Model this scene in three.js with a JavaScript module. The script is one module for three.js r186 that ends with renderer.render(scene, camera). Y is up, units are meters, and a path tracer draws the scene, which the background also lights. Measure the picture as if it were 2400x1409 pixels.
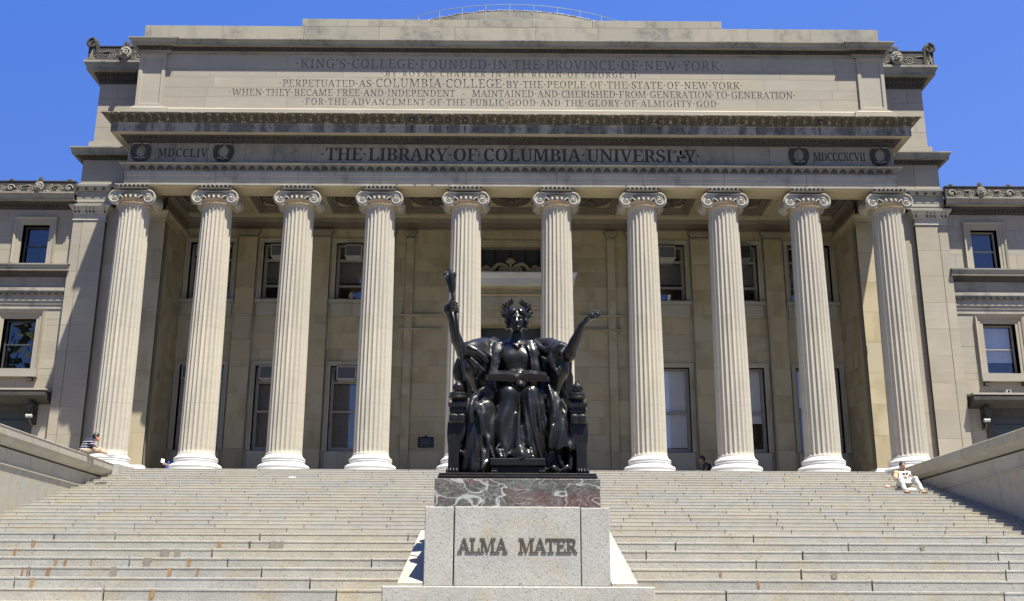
import * as THREE from 'three';
import { mergeGeometries, mergeVertices, toCreasedNormals } from 'three/addons/utils/BufferGeometryUtils.js';
import { FontLoader } from 'three/addons/loaders/FontLoader.js';
import { TextGeometry } from 'three/addons/geometries/TextGeometry.js';
import { ImprovedNoise } from 'three/addons/math/ImprovedNoise.js';

// ------------------------------------------------------------------ camera, sky, sun, exposure
const scene = new THREE.Scene();
const camera = new THREE.PerspectiveCamera(31.61, 2400 / 1409, 0.1, 400);
camera.position.set(-0.1344, 1.684, 36.3);
camera.rotation.order = 'YXZ';
camera.rotation.set(15.9 * Math.PI / 180, -0.2761 * Math.PI / 180, 0.2286 * Math.PI / 180);
scene.add(camera);
const EXPOSURE = 2.45;
const SUN = new THREE.Vector3(0.75, 3.0, 1.0).normalize();
const renderer = new THREE.WebGLRenderer({ antialias: true });
renderer.toneMapping = THREE.LinearToneMapping;
renderer.toneMappingExposure = EXPOSURE;
renderer.shadowMap.enabled = true;
const sun = new THREE.DirectionalLight(new THREE.Color(1.0, 0.95, 0.84), 5.0);
sun.position.copy(SUN).multiplyScalar(90).add(new THREE.Vector3(0, 8, 5));
sun.target.position.set(0, 8, 5);
sun.castShadow = true;
sun.shadow.mapSize.set(4096, 4096);
Object.assign(sun.shadow.camera, { left: -34, right: 34, top: 34, bottom: -34, near: 10, far: 170 });
scene.add(sun, sun.target);
{ // clear summer sky: deep blue overhead, paler towards the horizon and towards the sun's side
  const w = 512, h = 256, d = new Float32Array(w * h * 4);
  for (let j = 0; j < h; j++) for (let i = 0; i < w; i++) {
    const phi = ((i + 0.5) / w - 0.5) * 2 * Math.PI, el = ((j + 0.5) / h - 0.5) * Math.PI;
    const x = Math.cos(el) * Math.cos(phi), y = Math.sin(el), z = Math.cos(el) * Math.sin(phi);
    const c = x * SUN.x + y * SUN.y + z * SUN.z, e = Math.max(0, y);
    const hz = Math.exp(-e * 5.5), glow = 0.10 * Math.pow(Math.max(0, c), 6) + 0.05 * Math.pow(Math.max(0, c), 40);
    const side = 1 + 0.62 * (x * 0.6);
    let r = (0.050 + 0.17 * hz) * side + glow, g = (0.128 + 0.19 * hz) * (1 + 0.36 * x * 0.6) + glow, b = (0.46 + 0.10 * hz) * (1 + 0.2 * x * 0.6) + glow;
    if (y < 0) { const k = Math.max(0, 1 + y * 6); r = r * k + 0.1 * (1 - k); g = g * k + 0.1 * (1 - k); b = b * k + 0.1 * (1 - k); }
    const o = (j * w + i) * 4; d[o] = r * 0.715; d[o + 1] = g * 0.72; d[o + 2] = b * 0.70; d[o + 3] = 1;
  }
  const t = new THREE.DataTexture(d, w, h, THREE.RGBAFormat, THREE.FloatType);
  t.mapping = THREE.EquirectangularReflectionMapping; t.minFilter = t.magFilter = THREE.LinearFilter; t.wrapS = THREE.RepeatWrapping; t.needsUpdate = true;
  scene.background = t; scene.environment = t;
}

// ------------------------------------------------------------------ helpers
let seed = 12345;
const rnd = () => { seed = (seed * 1664525 + 1013904223) >>> 0; return seed / 4294967296; };
const rr = (a, b) => a + (b - a) * rnd();
const V = (x, y, z) => new THREE.Vector3(x, y, z);
const names = new Map();
const nm = (n) => { const k = names.get(n) || 0; names.set(n, k + 1); return k ? n + '_' + String(k).padStart(3, '0') : n; };
function tag(o, label, category, group, kind) {
  if (label) o.userData.label = label; if (category) o.userData.category = category;
  if (group) o.userData.group = group; if (kind) o.userData.kind = kind; return o;
}
function thing(name, label, category, p = [0, 0, 0], group) {
  const o = new THREE.Group(); o.name = nm(name); o.position.set(...p); scene.add(o); tag(o, label, category, group); o.userData.base = p; return o;
}
function structure(name, label) { const o = new THREE.Group(); o.name = nm(name); scene.add(o); o.userData = { kind: 'structure', label, category: 'ground', base: [0, 0, 0] }; return o; }
// geometry clean-up: non-indexed, with normals and box-projected uv in metres
function fin(g, smooth = false, keepUv = false) {
  if (g.index && !smooth) g = g.toNonIndexed();
  if (!smooth) g.computeVertexNormals(); else if (!g.attributes.normal) g.computeVertexNormals();
  if (!keepUv) boxUv(g);
  for (const k of Object.keys(g.attributes)) if (!['position', 'normal', 'uv'].includes(k)) g.deleteAttribute(k);
  return g;
}
function boxUv(g) {
  const p = g.attributes.position, n = g.attributes.normal, uv = new Float32Array(p.count * 2);
  for (let i = 0; i < p.count; i++) {
    const ax = Math.abs(n.getX(i)), ay = Math.abs(n.getY(i)), az = Math.abs(n.getZ(i));
    const x = p.getX(i), y = p.getY(i), z = p.getZ(i);
    let u, v;
    if (az >= ax && az >= ay) { u = x; v = y; } else if (ax >= ay) { u = z; v = y; } else { u = x; v = z; }
    uv[2 * i] = u; uv[2 * i + 1] = v;
  }
  g.setAttribute('uv', new THREE.BufferAttribute(uv, 2)); return g;
}
// every stone shows its own stretch of the pattern
function shiftUv(g) { const u = g.attributes.uv, a = rnd() * 9, b = rnd() * 9; for (let i = 0; i < u.count; i++) u.setXY(i, u.getX(i) + a, u.getY(i) + b); return g; }
function merge(list) {
  const l = list.filter(Boolean).map((g) => g.index ? g.toNonIndexed() : g); if (l.length === 1) return l[0];
  return mergeGeometries(l, false);
}
// puts world-space geometry under a thing (or under a part of it) whose base is userData.base
function put(name, geo, mat, parent, label) {
  const g = Array.isArray(geo) ? merge(geo) : geo;
  let r = parent; while (r && !r.userData.base) r = r.parent;
  const b = r.userData.base;
  if (b[0] || b[1] || b[2]) g.translate(-b[0], -b[1], -b[2]);
  const m = new THREE.Mesh(g, mat); m.name = name; m.castShadow = m.receiveShadow = true; parent.add(m);
  if (label) m.userData.label = label; if (SMALL.test(name)) m.userData.kind = 'stuff'; return m;
}
const SMALL = /palmette|egg|dentil|acanthus|ribs|spouts|ribbon|wreath$|scrolls|edge_stones|rosette|_litter|columns$|louvre|blind|stain|patch|chip|raised_text|bars|flame|joint$|louvre|photograph/;
const mesh = (name, geo, mat, parent) => { const m = new THREE.Mesh(geo, mat); m.name = name; m.castShadow = m.receiveShadow = true; parent.add(m); return m; };
function quads(list) { // list of [a,b,c,d] corner triples, counter-clockwise seen from outside
  const p = []; for (const [a, b, c, d] of list) p.push(...a, ...b, ...c, ...a, ...c, ...d);
  const g = new THREE.BufferGeometry(); g.setAttribute('position', new THREE.BufferAttribute(new Float32Array(p), 3)); return fin(g);
}
function box(x0, x1, y0, y1, z0, z1) {
  const P = (i) => [i & 1 ? x1 : x0, i & 2 ? y1 : y0, i & 4 ? z1 : z0];
  return quads([[P(4), P(5), P(7), P(6)], [P(1), P(0), P(2), P(3)], [P(0), P(4), P(6), P(2)], [P(5), P(1), P(3), P(7)], [P(6), P(7), P(3), P(2)], [P(0), P(1), P(5), P(4)]]);
}
// block whose front (+z) edges are chamfered
function block(x0, x1, y0, y1, z0, z1, c = 0.006) {
  const f = [[x0 + c, y0 + c, z1], [x1 - c, y0 + c, z1], [x1 - c, y1 - c, z1], [x0 + c, y1 - c, z1]];
  const m = [[x0, y0, z1 - c], [x1, y0, z1 - c], [x1, y1, z1 - c], [x0, y1, z1 - c]];
  const b = [[x0, y0, z0], [x1, y0, z0], [x1, y1, z0], [x0, y1, z0]];
  const q = [f];
  for (let i = 0; i < 4; i++) { const j = (i + 1) % 4; q.push([m[i], m[j], f[j], f[i]], [b[i], b[j], m[j], m[i]]); }
  q.push([b[1], b[0], b[3], b[2]]);
  return quads(q);
}
// profile of [z, y] (counter-clockwise seen from +x) drawn out along x
function prismX(pr, x0, x1) {
  const q = [], n = pr.length;
  for (let i = 0; i < n; i++) { const a = pr[i], b = pr[(i + 1) % n]; q.push([[x1, a[1], a[0]], [x1, b[1], b[0]], [x0, b[1], b[0]], [x0, a[1], a[0]]]); }
  const g = quads(q);
  const tri = THREE.ShapeUtils.triangulateShape(pr.map((p) => new THREE.Vector2(p[0], p[1])), []), t = [];
  for (const [a, b, c] of tri) { t.push(x1, pr[a][1], pr[a][0], x1, pr[c][1], pr[c][0], x1, pr[b][1], pr[b][0]); t.push(x0, pr[a][1], pr[a][0], x0, pr[b][1], pr[b][0], x0, pr[c][1], pr[c][0]); }
  const e = new THREE.BufferGeometry(); e.setAttribute('position', new THREE.BufferAttribute(new Float32Array(t), 3));
  return merge([g, fin(e)]);
}
function sweepRaw(pr, path, closed, map) {
  const n = path.length, off = [];
  const nrm = (a, b) => { const dx = b[0] - a[0], dy = b[1] - a[1], l = Math.hypot(dx, dy); return [-dy / l, dx / l]; };
  for (let i = 0; i < n; i++) {
    let a = i > 0 ? nrm(path[i - 1], path[i]) : closed ? nrm(path[n - 1], path[0]) : null;
    let b = i < n - 1 ? nrm(path[i], path[i + 1]) : closed ? nrm(path[n - 1], path[0]) : null;
    if (!a) a = b; if (!b) b = a;
    const k = 1 + a[0] * b[0] + a[1] * b[1]; off.push([(a[0] + b[0]) / k, (a[1] + b[1]) / k]);
  }
  const q = [], P = (i, j) => map(path[i][0] + off[i][0] * pr[j][0], path[i][1] + off[i][1] * pr[j][0], pr[j][1]);
  for (let i = 0; i < (closed ? n : n - 1); i++) { const k = (i + 1) % n; for (let j = 0; j < pr.length - 1; j++) q.push([P(i, j), P(k, j), P(k, j + 1), P(i, j + 1)]); }
  return quads(q);
}
// moulding along a plan path of [x, z]; profile of [offset outwards, y] from bottom to top
const mouldH = (pr, path) => sweepRaw(pr, path, false, (x, z, y) => [x, y, z]);
// frame in an upright plane; profile of [offset away from the opening, depth towards +z], from inside out
const mouldV = (pr, path, z0, closed = false) => sweepRaw(pr, path, closed, (x, y, d) => [x, y, z0 + d]);
const Upath = (x0, x1, y0, y1) => [[x0, y0], [x0, y1], [x1, y1], [x1, y0]];
const wrap = (x, z, zb) => [[-x, zb], [-x, z], [x, z], [x, zb]];
function tube(pts, r, seg = 24, rad = 6, taper) {
  const c = new THREE.CatmullRomCurve3(pts.map((p) => V(...p)));
  const g = new THREE.TubeGeometry(c, seg, 1, rad, false), p = g.attributes.position, w = rad + 1;
  for (let i = 0; i <= seg; i++) { const o = c.getPointAt(i / seg), k = taper ? taper(i / seg) * r : r;
    for (let j = 0; j < w; j++) { const a = i * w + j; p.setXYZ(a, o.x + (p.getX(a) - o.x) * k, o.y + (p.getY(a) - o.y) * k, o.z + (p.getZ(a) - o.z) * k); } }
  return fin(g, true);
}
function lathe(pr, seg = 48, x = 0, y = 0, z = 0, smooth = 0.6) { // profile of [r, y]
  const g = new THREE.LatheGeometry(pr.map((p) => new THREE.Vector2(Math.max(1e-4, p[0]), p[1])), seg); g.translate(x, y, z);
  return fin(toCreasedNormals(g, smooth), true);
}
function ball(x, y, z, rx, ry = rx, rz = rx, ws = 10, hs = 7) { const g = new THREE.SphereGeometry(1, ws, hs); g.scale(rx, ry, rz); g.computeVertexNormals(); g.translate(x, y, z); return fin(g, true); }
function cyl(x, y, z, r0, r1, h, seg = 16, axis = 'y') { const g = new THREE.CylinderGeometry(r1, r0, h, seg); if (axis === 'z') g.rotateX(Math.PI / 2); if (axis === 'x') g.rotateZ(Math.PI / 2); g.translate(x, y, z); return fin(g, true); }
function extrude(shape, depth, z, curve = 6, bevel = 0) {
  const g = new THREE.ExtrudeGeometry(shape, { depth, curveSegments: curve, bevelEnabled: bevel > 0, bevelThickness: bevel, bevelSize: bevel, bevelSegments: 1 }); g.translate(0, 0, z); return fin(g);
}

// ------------------------------------------------------------------ procedural surfaces
const hash2 = (x, y, s) => { let h = (x * 374761393 + y * 668265263 + s * 1442695041) | 0; h = Math.imul(h ^ (h >>> 13), 1274126177); h ^= h >>> 16; return (h >>> 0) / 4294967296; };
function vnoise(x, y, per, s) { // tileable value noise
  const xi = Math.floor(x), yi = Math.floor(y), fx = x - xi, fy = y - yi, u = fx * fx * (3 - 2 * fx), v = fy * fy * (3 - 2 * fy);
  const m = (a) => ((a % per) + per) % per, x0 = m(xi), x1 = m(xi + 1), y0 = m(yi), y1 = m(yi + 1);
  const a = hash2(x0, y0, s), b = hash2(x1, y0, s), c = hash2(x0, y1, s), d = hash2(x1, y1, s);
  return a + (b - a) * u + (c - a) * v + (a - b - c + d) * u * v;
}
function fbm(u, v, per, oct, s) { let a = 0, w = 0.5, t = 0; for (let o = 0; o < oct; o++) { a += w * vnoise(u * per, v * per, per, s + o * 17); t += w; w *= 0.55; per *= 2; } return a / t; }
const clamp = (x, a = 0, b = 1) => Math.min(b, Math.max(a, x));
const smooth = (a, b, x) => { const t = clamp((x - a) / (b - a)); return t * t * (3 - 2 * t); };
const enc = (c) => { c = clamp(c); return Math.round(255 * (c <= 0.0031308 ? 12.92 * c : 1.055 * Math.pow(c, 1 / 2.4) - 0.055)); };
function tex(w, h, fn, mx, my, colour = true) { // fn(u, v) -> linear rgb (or one value); mx, my: metres covered
  const d = new Uint8Array(w * h * 4);
  for (let j = 0; j < h; j++) for (let i = 0; i < w; i++) {
    const c = fn((i + 0.5) / w, (j + 0.5) / h), o = (j * w + i) * 4;
    if (colour) { d[o] = enc(c[0]); d[o + 1] = enc(c[1]); d[o + 2] = enc(c[2]); } else d[o] = d[o + 1] = d[o + 2] = Math.round(255 * clamp(c));
    d[o + 3] = 255;
  }
  const t = new THREE.DataTexture(d, w, h, THREE.RGBAFormat); t.wrapS = t.wrapT = THREE.RepeatWrapping; t.magFilter = THREE.LinearFilter; t.minFilter = THREE.LinearMipmapLinearFilter; t.generateMipmaps = true;
  t.repeat.set(1 / mx, 1 / my); if (colour) t.colorSpace = THREE.SRGBColorSpace; t.needsUpdate = true; return t;
}
const T = {};
T.lime = tex(1024, 1024, (u, v) => {
  const big = fbm(u, v, 4, 4, 1), bed = fbm(u * 0.999, v, 6, 3, 5) * 0.3 + 0.7 * vnoise(u * 8, v * 96, 8 * 12, 9), fine = hash2(Math.floor(u * 1024), Math.floor(v * 1024), 3);
  const k = 0.74 + 0.22 * (big - 0.5) + 0.06 * (bed - 0.5) + 0.07 * (fine - 0.5); const w = 0.05 * (fbm(u, v, 3, 3, 41) - 0.5);
  return [k * (1 + w), k, k * (1 - 1.6 * w)];
}, 5, 5);
T.column = tex(512, 2048, (u, v) => { // pale shafts with thin grey runs, bedding and patches let in
  const big = fbm(u, v, 5, 4, 301), run = smooth(0.56, 0.74, fbm(u, v * 0.09, 40, 4, 305)) * smooth(0.35, 0.7, fbm(u, v, 6, 3, 309)), bed = vnoise(u * 6, v * 220, 660, 311), fine = hash2(Math.floor(u * 512), Math.floor(v * 2048), 313), pt = hash2(Math.floor(u * 7), Math.floor(v * 23), 317) > 0.9 ? 1 : 0;
  const k = 0.755 + 0.16 * (big - 0.5) + 0.045 * (bed - 0.5) + 0.06 * (fine - 0.5) - 0.14 * run - 0.035 * pt; return [k * (1 + 0.03 * (big - 0.5)), k, k * (1 - 0.06 * (big - 0.5) - 0.02 * pt)];
}, 3.77, 10.6);
T.limeStain = tex(1024, 1024, (u, v) => {
  const big = fbm(u, v, 4, 5, 21), fine = hash2(Math.floor(u * 1024), Math.floor(v * 1024), 8), run = fbm(u, v * 0.25, 16, 4, 33);
  const st = smooth(0.42, 0.72, big) * (0.35 + 0.65 * smooth(0.3, 0.7, fbm(u, v, 32, 4, 66))) + 0.4 * smooth(0.5, 0.8, run);
  const k = (0.78 + 0.1 * (fine - 0.5)) * (1 - 0.4 * clamp(st)); return [k, k * 0.99, k * (0.97 + 0.05 * st)];
}, 4, 4);
T.limePorch = tex(1024, 1024, (u, v) => { // old ochre and brown staining under the porch
  const big = fbm(u, v, 5, 5, 51), run = fbm(u, v * 0.2, 14, 4, 54), fine = hash2(Math.floor(u * 1024), Math.floor(v * 1024), 12);
  const st = clamp(0.7 * smooth(0.45, 0.7, big) + 0.5 * smooth(0.55, 0.72, run)); const k = 0.76 + 0.07 * (fine - 0.5) - 0.2 * st;
  return [k * 1.02, k * (0.99 - 0.03 * st), k * (0.95 - 0.13 * st)];
}, 6, 6);
T.grime = tex(1024, 512, (u, v) => { // black crust on carved stone, worn pale on the ribs
  const a = fbm(u, v, 24, 4, 71), b = fbm(u, v, 80, 3, 74), k = 0.1 + 0.5 * smooth(0.52, 0.74, a) * smooth(0.35, 0.7, b) + 0.06 * b; return [k * 1.03, k, k * 0.9];
}, 3, 1.5);
T.corona = tex(2048, 128, (u, v) => { // grey fascia with black runs of soot, each with its own edge
  const cell = fbm(u, v * 0.01, 90, 3, 81), e = fbm(u, v * 0.06, 400, 3, 84), drip = fbm(u, v * 0.02, 300, 3, 87);
  const st = smooth(0.40, 0.62, cell + 0.12 * (e - 0.5)) * (0.75 + 0.5 * (e - 0.5)) + 0.5 * smooth(0.6, 0.72, drip);
  const k = (0.62 + 0.1 * (e - 0.5)) * (1 - 0.72 * clamp(st)); return [k, k, k * 1.0];
}, 30, 1);
T.granite = tex(1024, 1024, (u, v) => {
  const f = hash2(Math.floor(u * 512), Math.floor(v * 512), 91), f2 = hash2(Math.floor(u * 1024), Math.floor(v * 1024), 92), g = fbm(u + 0.004 * Math.sin(v * 90), v, 90, 2, 93);
  const diag = vnoise(u * 150 + v * 60, v * 150 - u * 60, 1e6, 97), warm = fbm(u, v, 5, 4, 95), big = fbm(u, v, 7, 4, 99);
  let k = 0.78 + 0.16 * (g - 0.5) + 0.14 * (f2 - 0.5) + 0.2 * (big - 0.5); if (f > 0.975) k *= 0.62; k *= 1 - 0.42 * smooth(0.77, 0.9, diag);
  const w = 0.3 * smooth(0.5, 0.78, warm); return [k * (1 + 0.16 * w), k * (1 - 0.1 * w), k * (1 - 0.55 * w)];
}, 1.7, 1.7);
T.graniteBump = tex(512, 512, (u, v) => 0.5 * hash2(Math.floor(u * 512), Math.floor(v * 512), 101) + 0.5 * fbm(u, v, 60, 3, 103), 1.1, 1.1, false);
T.marble = tex(1024, 512, (u, v) => { // dark grey-green and wine breccia with a net of fine white veins
  const wx = fbm(u, v, 5, 4, 111) - 0.5, wy = fbm(u, v, 5, 4, 115) - 0.5, U = u + 0.12 * wx, W = v + 0.2 * wy;
  const ridge = (per, s) => 1 - Math.abs(2 * fbm(U, W, per, 3, s) - 1);
  const v1 = smooth(0.955, 1, ridge(4, 121)), v2 = smooth(0.94, 1, ridge(9, 124)), v3 = smooth(0.9, 1, ridge(22, 127)), v4 = smooth(0.88, 1, ridge(44, 129)), wine = smooth(0.5, 0.66, fbm(u, v, 5, 3, 131)), sp = fbm(u, v, 90, 3, 135), cloud = smooth(0.55, 0.75, fbm(u, v, 7, 4, 138));
  const c = [0.066 + 0.02 * wine + 0.03 * cloud, 0.064 - 0.012 * wine + 0.034 * cloud, 0.056 - 0.01 * wine + 0.03 * cloud].map((q) => q * (0.35 + 1.3 * sp));
  const m = 0.72 * clamp(0.85 * v1 + 0.55 * v2 * smooth(0.3, 0.55, fbm(u, v, 6, 3, 141)) + 0.32 * v3 * smooth(0.35, 0.6, fbm(u, v, 7, 3, 144)) + 0.14 * v4);
  return [c[0] + m * (0.46 - c[0]), c[1] + m * (0.48 - c[1]), c[2] + m * (0.46 - c[2])];
}, 2.0, 1.0);
T.rough = tex(512, 512, (u, v) => fbm(u, v, 40, 5, 151), 2.5, 2.5, false);
T.bronzeRough = tex(512, 512, (u, v) => 0.30 + 0.34 * fbm(u, v, 14, 5, 161) + 0.1 * fbm(u, v, 4, 3, 166), 1.2, 1.2, false);
T.bronzeBump = tex(512, 512, (u, v) => 0.6 * fbm(u, v, 16, 4, 171) + 0.4 * fbm(u, v, 70, 2, 176), 1.2, 1.2, false);
T.bronze = tex(512, 512, (u, v) => { const a = fbm(u, v, 8, 5, 181), g = smooth(0.6, 0.75, fbm(u, v * 0.4, 12, 4, 185)); return [0.6 + 0.3 * (a - 0.5), 0.6 + 0.3 * (a - 0.5) + 0.06 * g, 0.6 + 0.3 * (a - 0.5) + 0.05 * g]; }, 1.4, 1.4);

const std = (o) => new THREE.MeshStandardMaterial(Object.assign({ roughness: 0.85 }, o));
const lin = (r, g, b) => new THREE.Color().setRGB(r, g, b);
const limeTones = [[0.408, 0.361, 0.275], [0.428, 0.380, 0.291], [0.392, 0.348, 0.270], [0.419, 0.369, 0.278], [0.401, 0.361, 0.284]];
const M = {
  lime: limeTones.map((c) => std({ color: lin(...c), map: T.lime, bumpMap: T.rough, bumpScale: 0.002 })),
  columns: [[0.483, 0.443, 0.360], [0.467, 0.426, 0.342], [0.493, 0.448, 0.356], [0.474, 0.437, 0.356]].map((c) => std({ color: lin(...c), map: T.column, bumpMap: T.rough, bumpScale: 0.004 })),
  column: std({ color: lin(0.483, 0.443, 0.360), map: T.lime, bumpMap: T.rough, bumpScale: 0.004 }),
  base: std({ color: lin(0.809, 0.792, 0.755), map: T.lime, roughness: 0.8 }),
  capital: std({ color: lin(0.494, 0.470, 0.393), map: T.limeStain }),
  neck: std({ color: lin(0.494, 0.370, 0.224), map: T.limeStain }),
  stain: [[0.353, 0.329, 0.256], [0.330, 0.308, 0.245], [0.368, 0.338, 0.260]].map((c) => std({ color: lin(...c), map: T.limeStain, bumpMap: T.rough, bumpScale: 0.002 })),
  porch: [[0.495, 0.436, 0.302], [0.518, 0.460, 0.323], [0.475, 0.427, 0.302], [0.509, 0.443, 0.290]].map((c) => std({ color: lin(...c), map: T.limePorch, bumpMap: T.rough, bumpScale: 0.002 })),
  porchGrey: std({ color: lin(0.449, 0.432, 0.351), map: T.limePorch }),
  mortar: std({ color: lin(0.13, 0.115, 0.095) }),
  mortarPorch: std({ color: lin(0.275, 0.228, 0.157) }),
  mortarPale: std({ color: lin(0.204, 0.188, 0.160) }),
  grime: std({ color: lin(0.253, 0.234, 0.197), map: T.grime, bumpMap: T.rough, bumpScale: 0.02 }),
  grimeDark: std({ color: lin(0.192, 0.180, 0.156), map: T.grime, bumpMap: T.rough, bumpScale: 0.02 }),
  sima: std({ color: lin(0.604, 0.539, 0.410), map: T.grime, bumpMap: T.rough, bumpScale: 0.02 }),
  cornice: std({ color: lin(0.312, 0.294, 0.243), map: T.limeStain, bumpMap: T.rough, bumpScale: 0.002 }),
  soffit: std({ color: lin(0.595, 0.501, 0.329), map: T.lime }),
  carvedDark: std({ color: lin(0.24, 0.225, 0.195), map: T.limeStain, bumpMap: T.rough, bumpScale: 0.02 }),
  rosette: std({ color: lin(0.13, 0.115, 0.09), map: T.limeStain }),
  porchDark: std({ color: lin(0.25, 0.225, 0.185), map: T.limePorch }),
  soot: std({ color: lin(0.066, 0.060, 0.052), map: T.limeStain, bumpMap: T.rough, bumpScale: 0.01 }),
  carved: std({ color: lin(0.361, 0.334, 0.263), map: T.limeStain }),
  corona: std({ color: lin(0.399, 0.370, 0.317), map: T.corona }),
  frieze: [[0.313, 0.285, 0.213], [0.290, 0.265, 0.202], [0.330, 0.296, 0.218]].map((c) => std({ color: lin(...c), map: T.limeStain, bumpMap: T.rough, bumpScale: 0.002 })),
  architrave: std({ color: lin(0.392, 0.370, 0.307), map: T.limeStain }),
  granite: [[0.433, 0.414, 0.355], [0.419, 0.410, 0.371], [0.448, 0.419, 0.342], [0.408, 0.402, 0.367], [0.425, 0.391, 0.328], [0.456, 0.435, 0.364]].map((c) => std({ color: lin(...c), map: T.granite, bumpMap: T.graniteBump, bumpScale: 0.004 })),
  graniteGrey: [[0.388, 0.386, 0.346], [0.374, 0.365, 0.328], [0.403, 0.391, 0.342]].map((c) => std({ color: lin(...c), map: T.granite, bumpMap: T.graniteBump, bumpScale: 0.004 })),
  wall: [[0.391, 0.368, 0.308], [0.406, 0.386, 0.329], [0.375, 0.361, 0.308]].map((c) => std({ color: lin(...c), map: T.granite, bumpMap: T.graniteBump, bumpScale: 0.003 })),
  joint: std({ color: lin(0.06, 0.055, 0.048) }),
  marble: std({ color: lin(1, 1, 1), map: T.marble, roughness: 0.42 }),
  bronze: new THREE.MeshPhysicalMaterial({ color: lin(0.019, 0.018, 0.016), map: T.bronze, metalness: 0.3, roughness: 0.8, roughnessMap: T.bronzeRough, bumpMap: T.bronzeBump, bumpScale: 0.003, specularIntensity: 0.5, clearcoat: 0.4, clearcoatRoughness: 0.15 }),
  bronzeDull: std({ color: lin(0.03, 0.029, 0.027), metalness: 0.4, roughness: 0.45, roughnessMap: T.bronzeRough }),
  letter: std({ color: lin(0.102, 0.094, 0.072), metalness: 0.5, roughness: 0.5 }),
  dark: std({ color: lin(0.012, 0.012, 0.011), roughness: 0.6 }),
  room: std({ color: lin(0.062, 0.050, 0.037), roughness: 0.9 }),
  glass: new THREE.MeshPhysicalMaterial({ color: 0xffffff, transmission: 1, thickness: 0, roughness: 0.01, ior: 1.75 }),
  sash: std({ color: lin(0.272, 0.255, 0.226), roughness: 0.55 }),
  sashDark: std({ color: lin(0.05, 0.055, 0.055), roughness: 0.5 }),
  shade: std({ color: lin(0.528, 0.546, 0.562), roughness: 0.9 }),
  blind: std({ color: lin(0.172, 0.161, 0.154), roughness: 0.7 }),
  acCase: std({ color: lin(0.383, 0.374, 0.341), roughness: 0.5 }),
  acGrille: std({ color: lin(0.144, 0.154, 0.161), roughness: 0.6 }),
  skin: std({ color: lin(0.341, 0.197, 0.129), roughness: 0.6 }),
  skinDark: std({ color: lin(0.170, 0.081, 0.048), roughness: 0.6 }),
  hair: std({ color: lin(0.012, 0.010, 0.009), roughness: 0.5 }),
  copper: std({ color: lin(0.266, 0.329, 0.305), roughness: 0.6 }),
  cable: std({ color: lin(0.324, 0.315, 0.280), roughness: 0.5 }),
  white: std({ color: lin(0.698, 0.698, 0.715), roughness: 0.7 }),
  leaf: std({ color: lin(0.054, 0.090, 0.026), roughness: 0.8 }),
  bark: std({ color: lin(0.06, 0.045, 0.035) }),
  lawn: std({ color: lin(0.065, 0.103, 0.032), map: T.granite, roughness: 0.95 }),
  ground: std({ color: lin(0.163, 0.143, 0.126), map: T.granite, roughness: 0.95 }),
};
const pick = (a) => a[Math.floor(rnd() * a.length) % a.length];

// ------------------------------------------------------------------ implicit surfaces -> one smooth skin
const smin = (a, b, k) => { if (k <= 0) return Math.min(a, b); const h = Math.max(k - Math.abs(a - b), 0) / k; return Math.min(a, b) - h * h * k * 0.25; };
function capsule(a, b, ra, rb = ra) {
  const dx = b[0] - a[0], dy = b[1] - a[1], dz = b[2] - a[2], L = dx * dx + dy * dy + dz * dz || 1e-9;
  return (x, y, z) => { const px = x - a[0], py = y - a[1], pz = z - a[2]; let h = (px * dx + py * dy + pz * dz) / L; h = h < 0 ? 0 : h > 1 ? 1 : h; const ex = px - dx * h, ey = py - dy * h, ez = pz - dz * h; return Math.sqrt(ex * ex + ey * ey + ez * ez) - (ra + (rb - ra) * h); };
}
function ellip(c, r, yaw = 0, pitch = 0, roll = 0) {
  const m = new THREE.Matrix4().makeRotationFromEuler(new THREE.Euler(pitch, yaw, roll, 'YXZ')).transpose().elements;
  return (x, y, z) => { x -= c[0]; y -= c[1]; z -= c[2]; const X = m[0] * x + m[4] * y + m[8] * z, Y = m[1] * x + m[5] * y + m[9] * z, Z = m[2] * x + m[6] * y + m[10] * z;
    const k0 = Math.hypot(X / r[0], Y / r[1], Z / r[2]), k1 = Math.hypot(X / (r[0] * r[0]), Y / (r[1] * r[1]), Z / (r[2] * r[2])); return k1 < 1e-6 ? -Math.min(...r) : k0 * (k0 - 1) / k1; };
}
function rbox(c, h, r, roll = 0, pitch = 0, yaw = 0) {
  const m = new THREE.Matrix4().makeRotationFromEuler(new THREE.Euler(pitch, yaw, roll, 'YXZ')).transpose().elements;
  return (x, y, z) => { x -= c[0]; y -= c[1]; z -= c[2]; const X = Math.abs(m[0] * x + m[4] * y + m[8] * z) - h[0] + r, Y = Math.abs(m[1] * x + m[5] * y + m[9] * z) - h[1] + r, Z = Math.abs(m[2] * x + m[6] * y + m[10] * z) - h[2] + r;
    return Math.hypot(Math.max(X, 0), Math.max(Y, 0), Math.max(Z, 0)) + Math.min(Math.max(X, Y, Z), 0) - r; };
}
const chain = (pts, rs) => { const l = []; for (let i = 0; i < pts.length - 1; i++) { const ra = Array.isArray(rs) ? rs[i] : rs, rb = Array.isArray(rs) ? rs[i + 1] : rs; l.push(capsule(pts[i], pts[i + 1], ra, rb)); } return (x, y, z) => { let d = 1e9; for (const f of l) { const e = f(x, y, z); if (e < d) d = e; } return d; }; };
const blend = (list) => (x, y, z) => { let d = 1e9; for (const [f, k] of list) d = smin(d, f(x, y, z), k); return d; }; // list of [field, softness]
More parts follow.
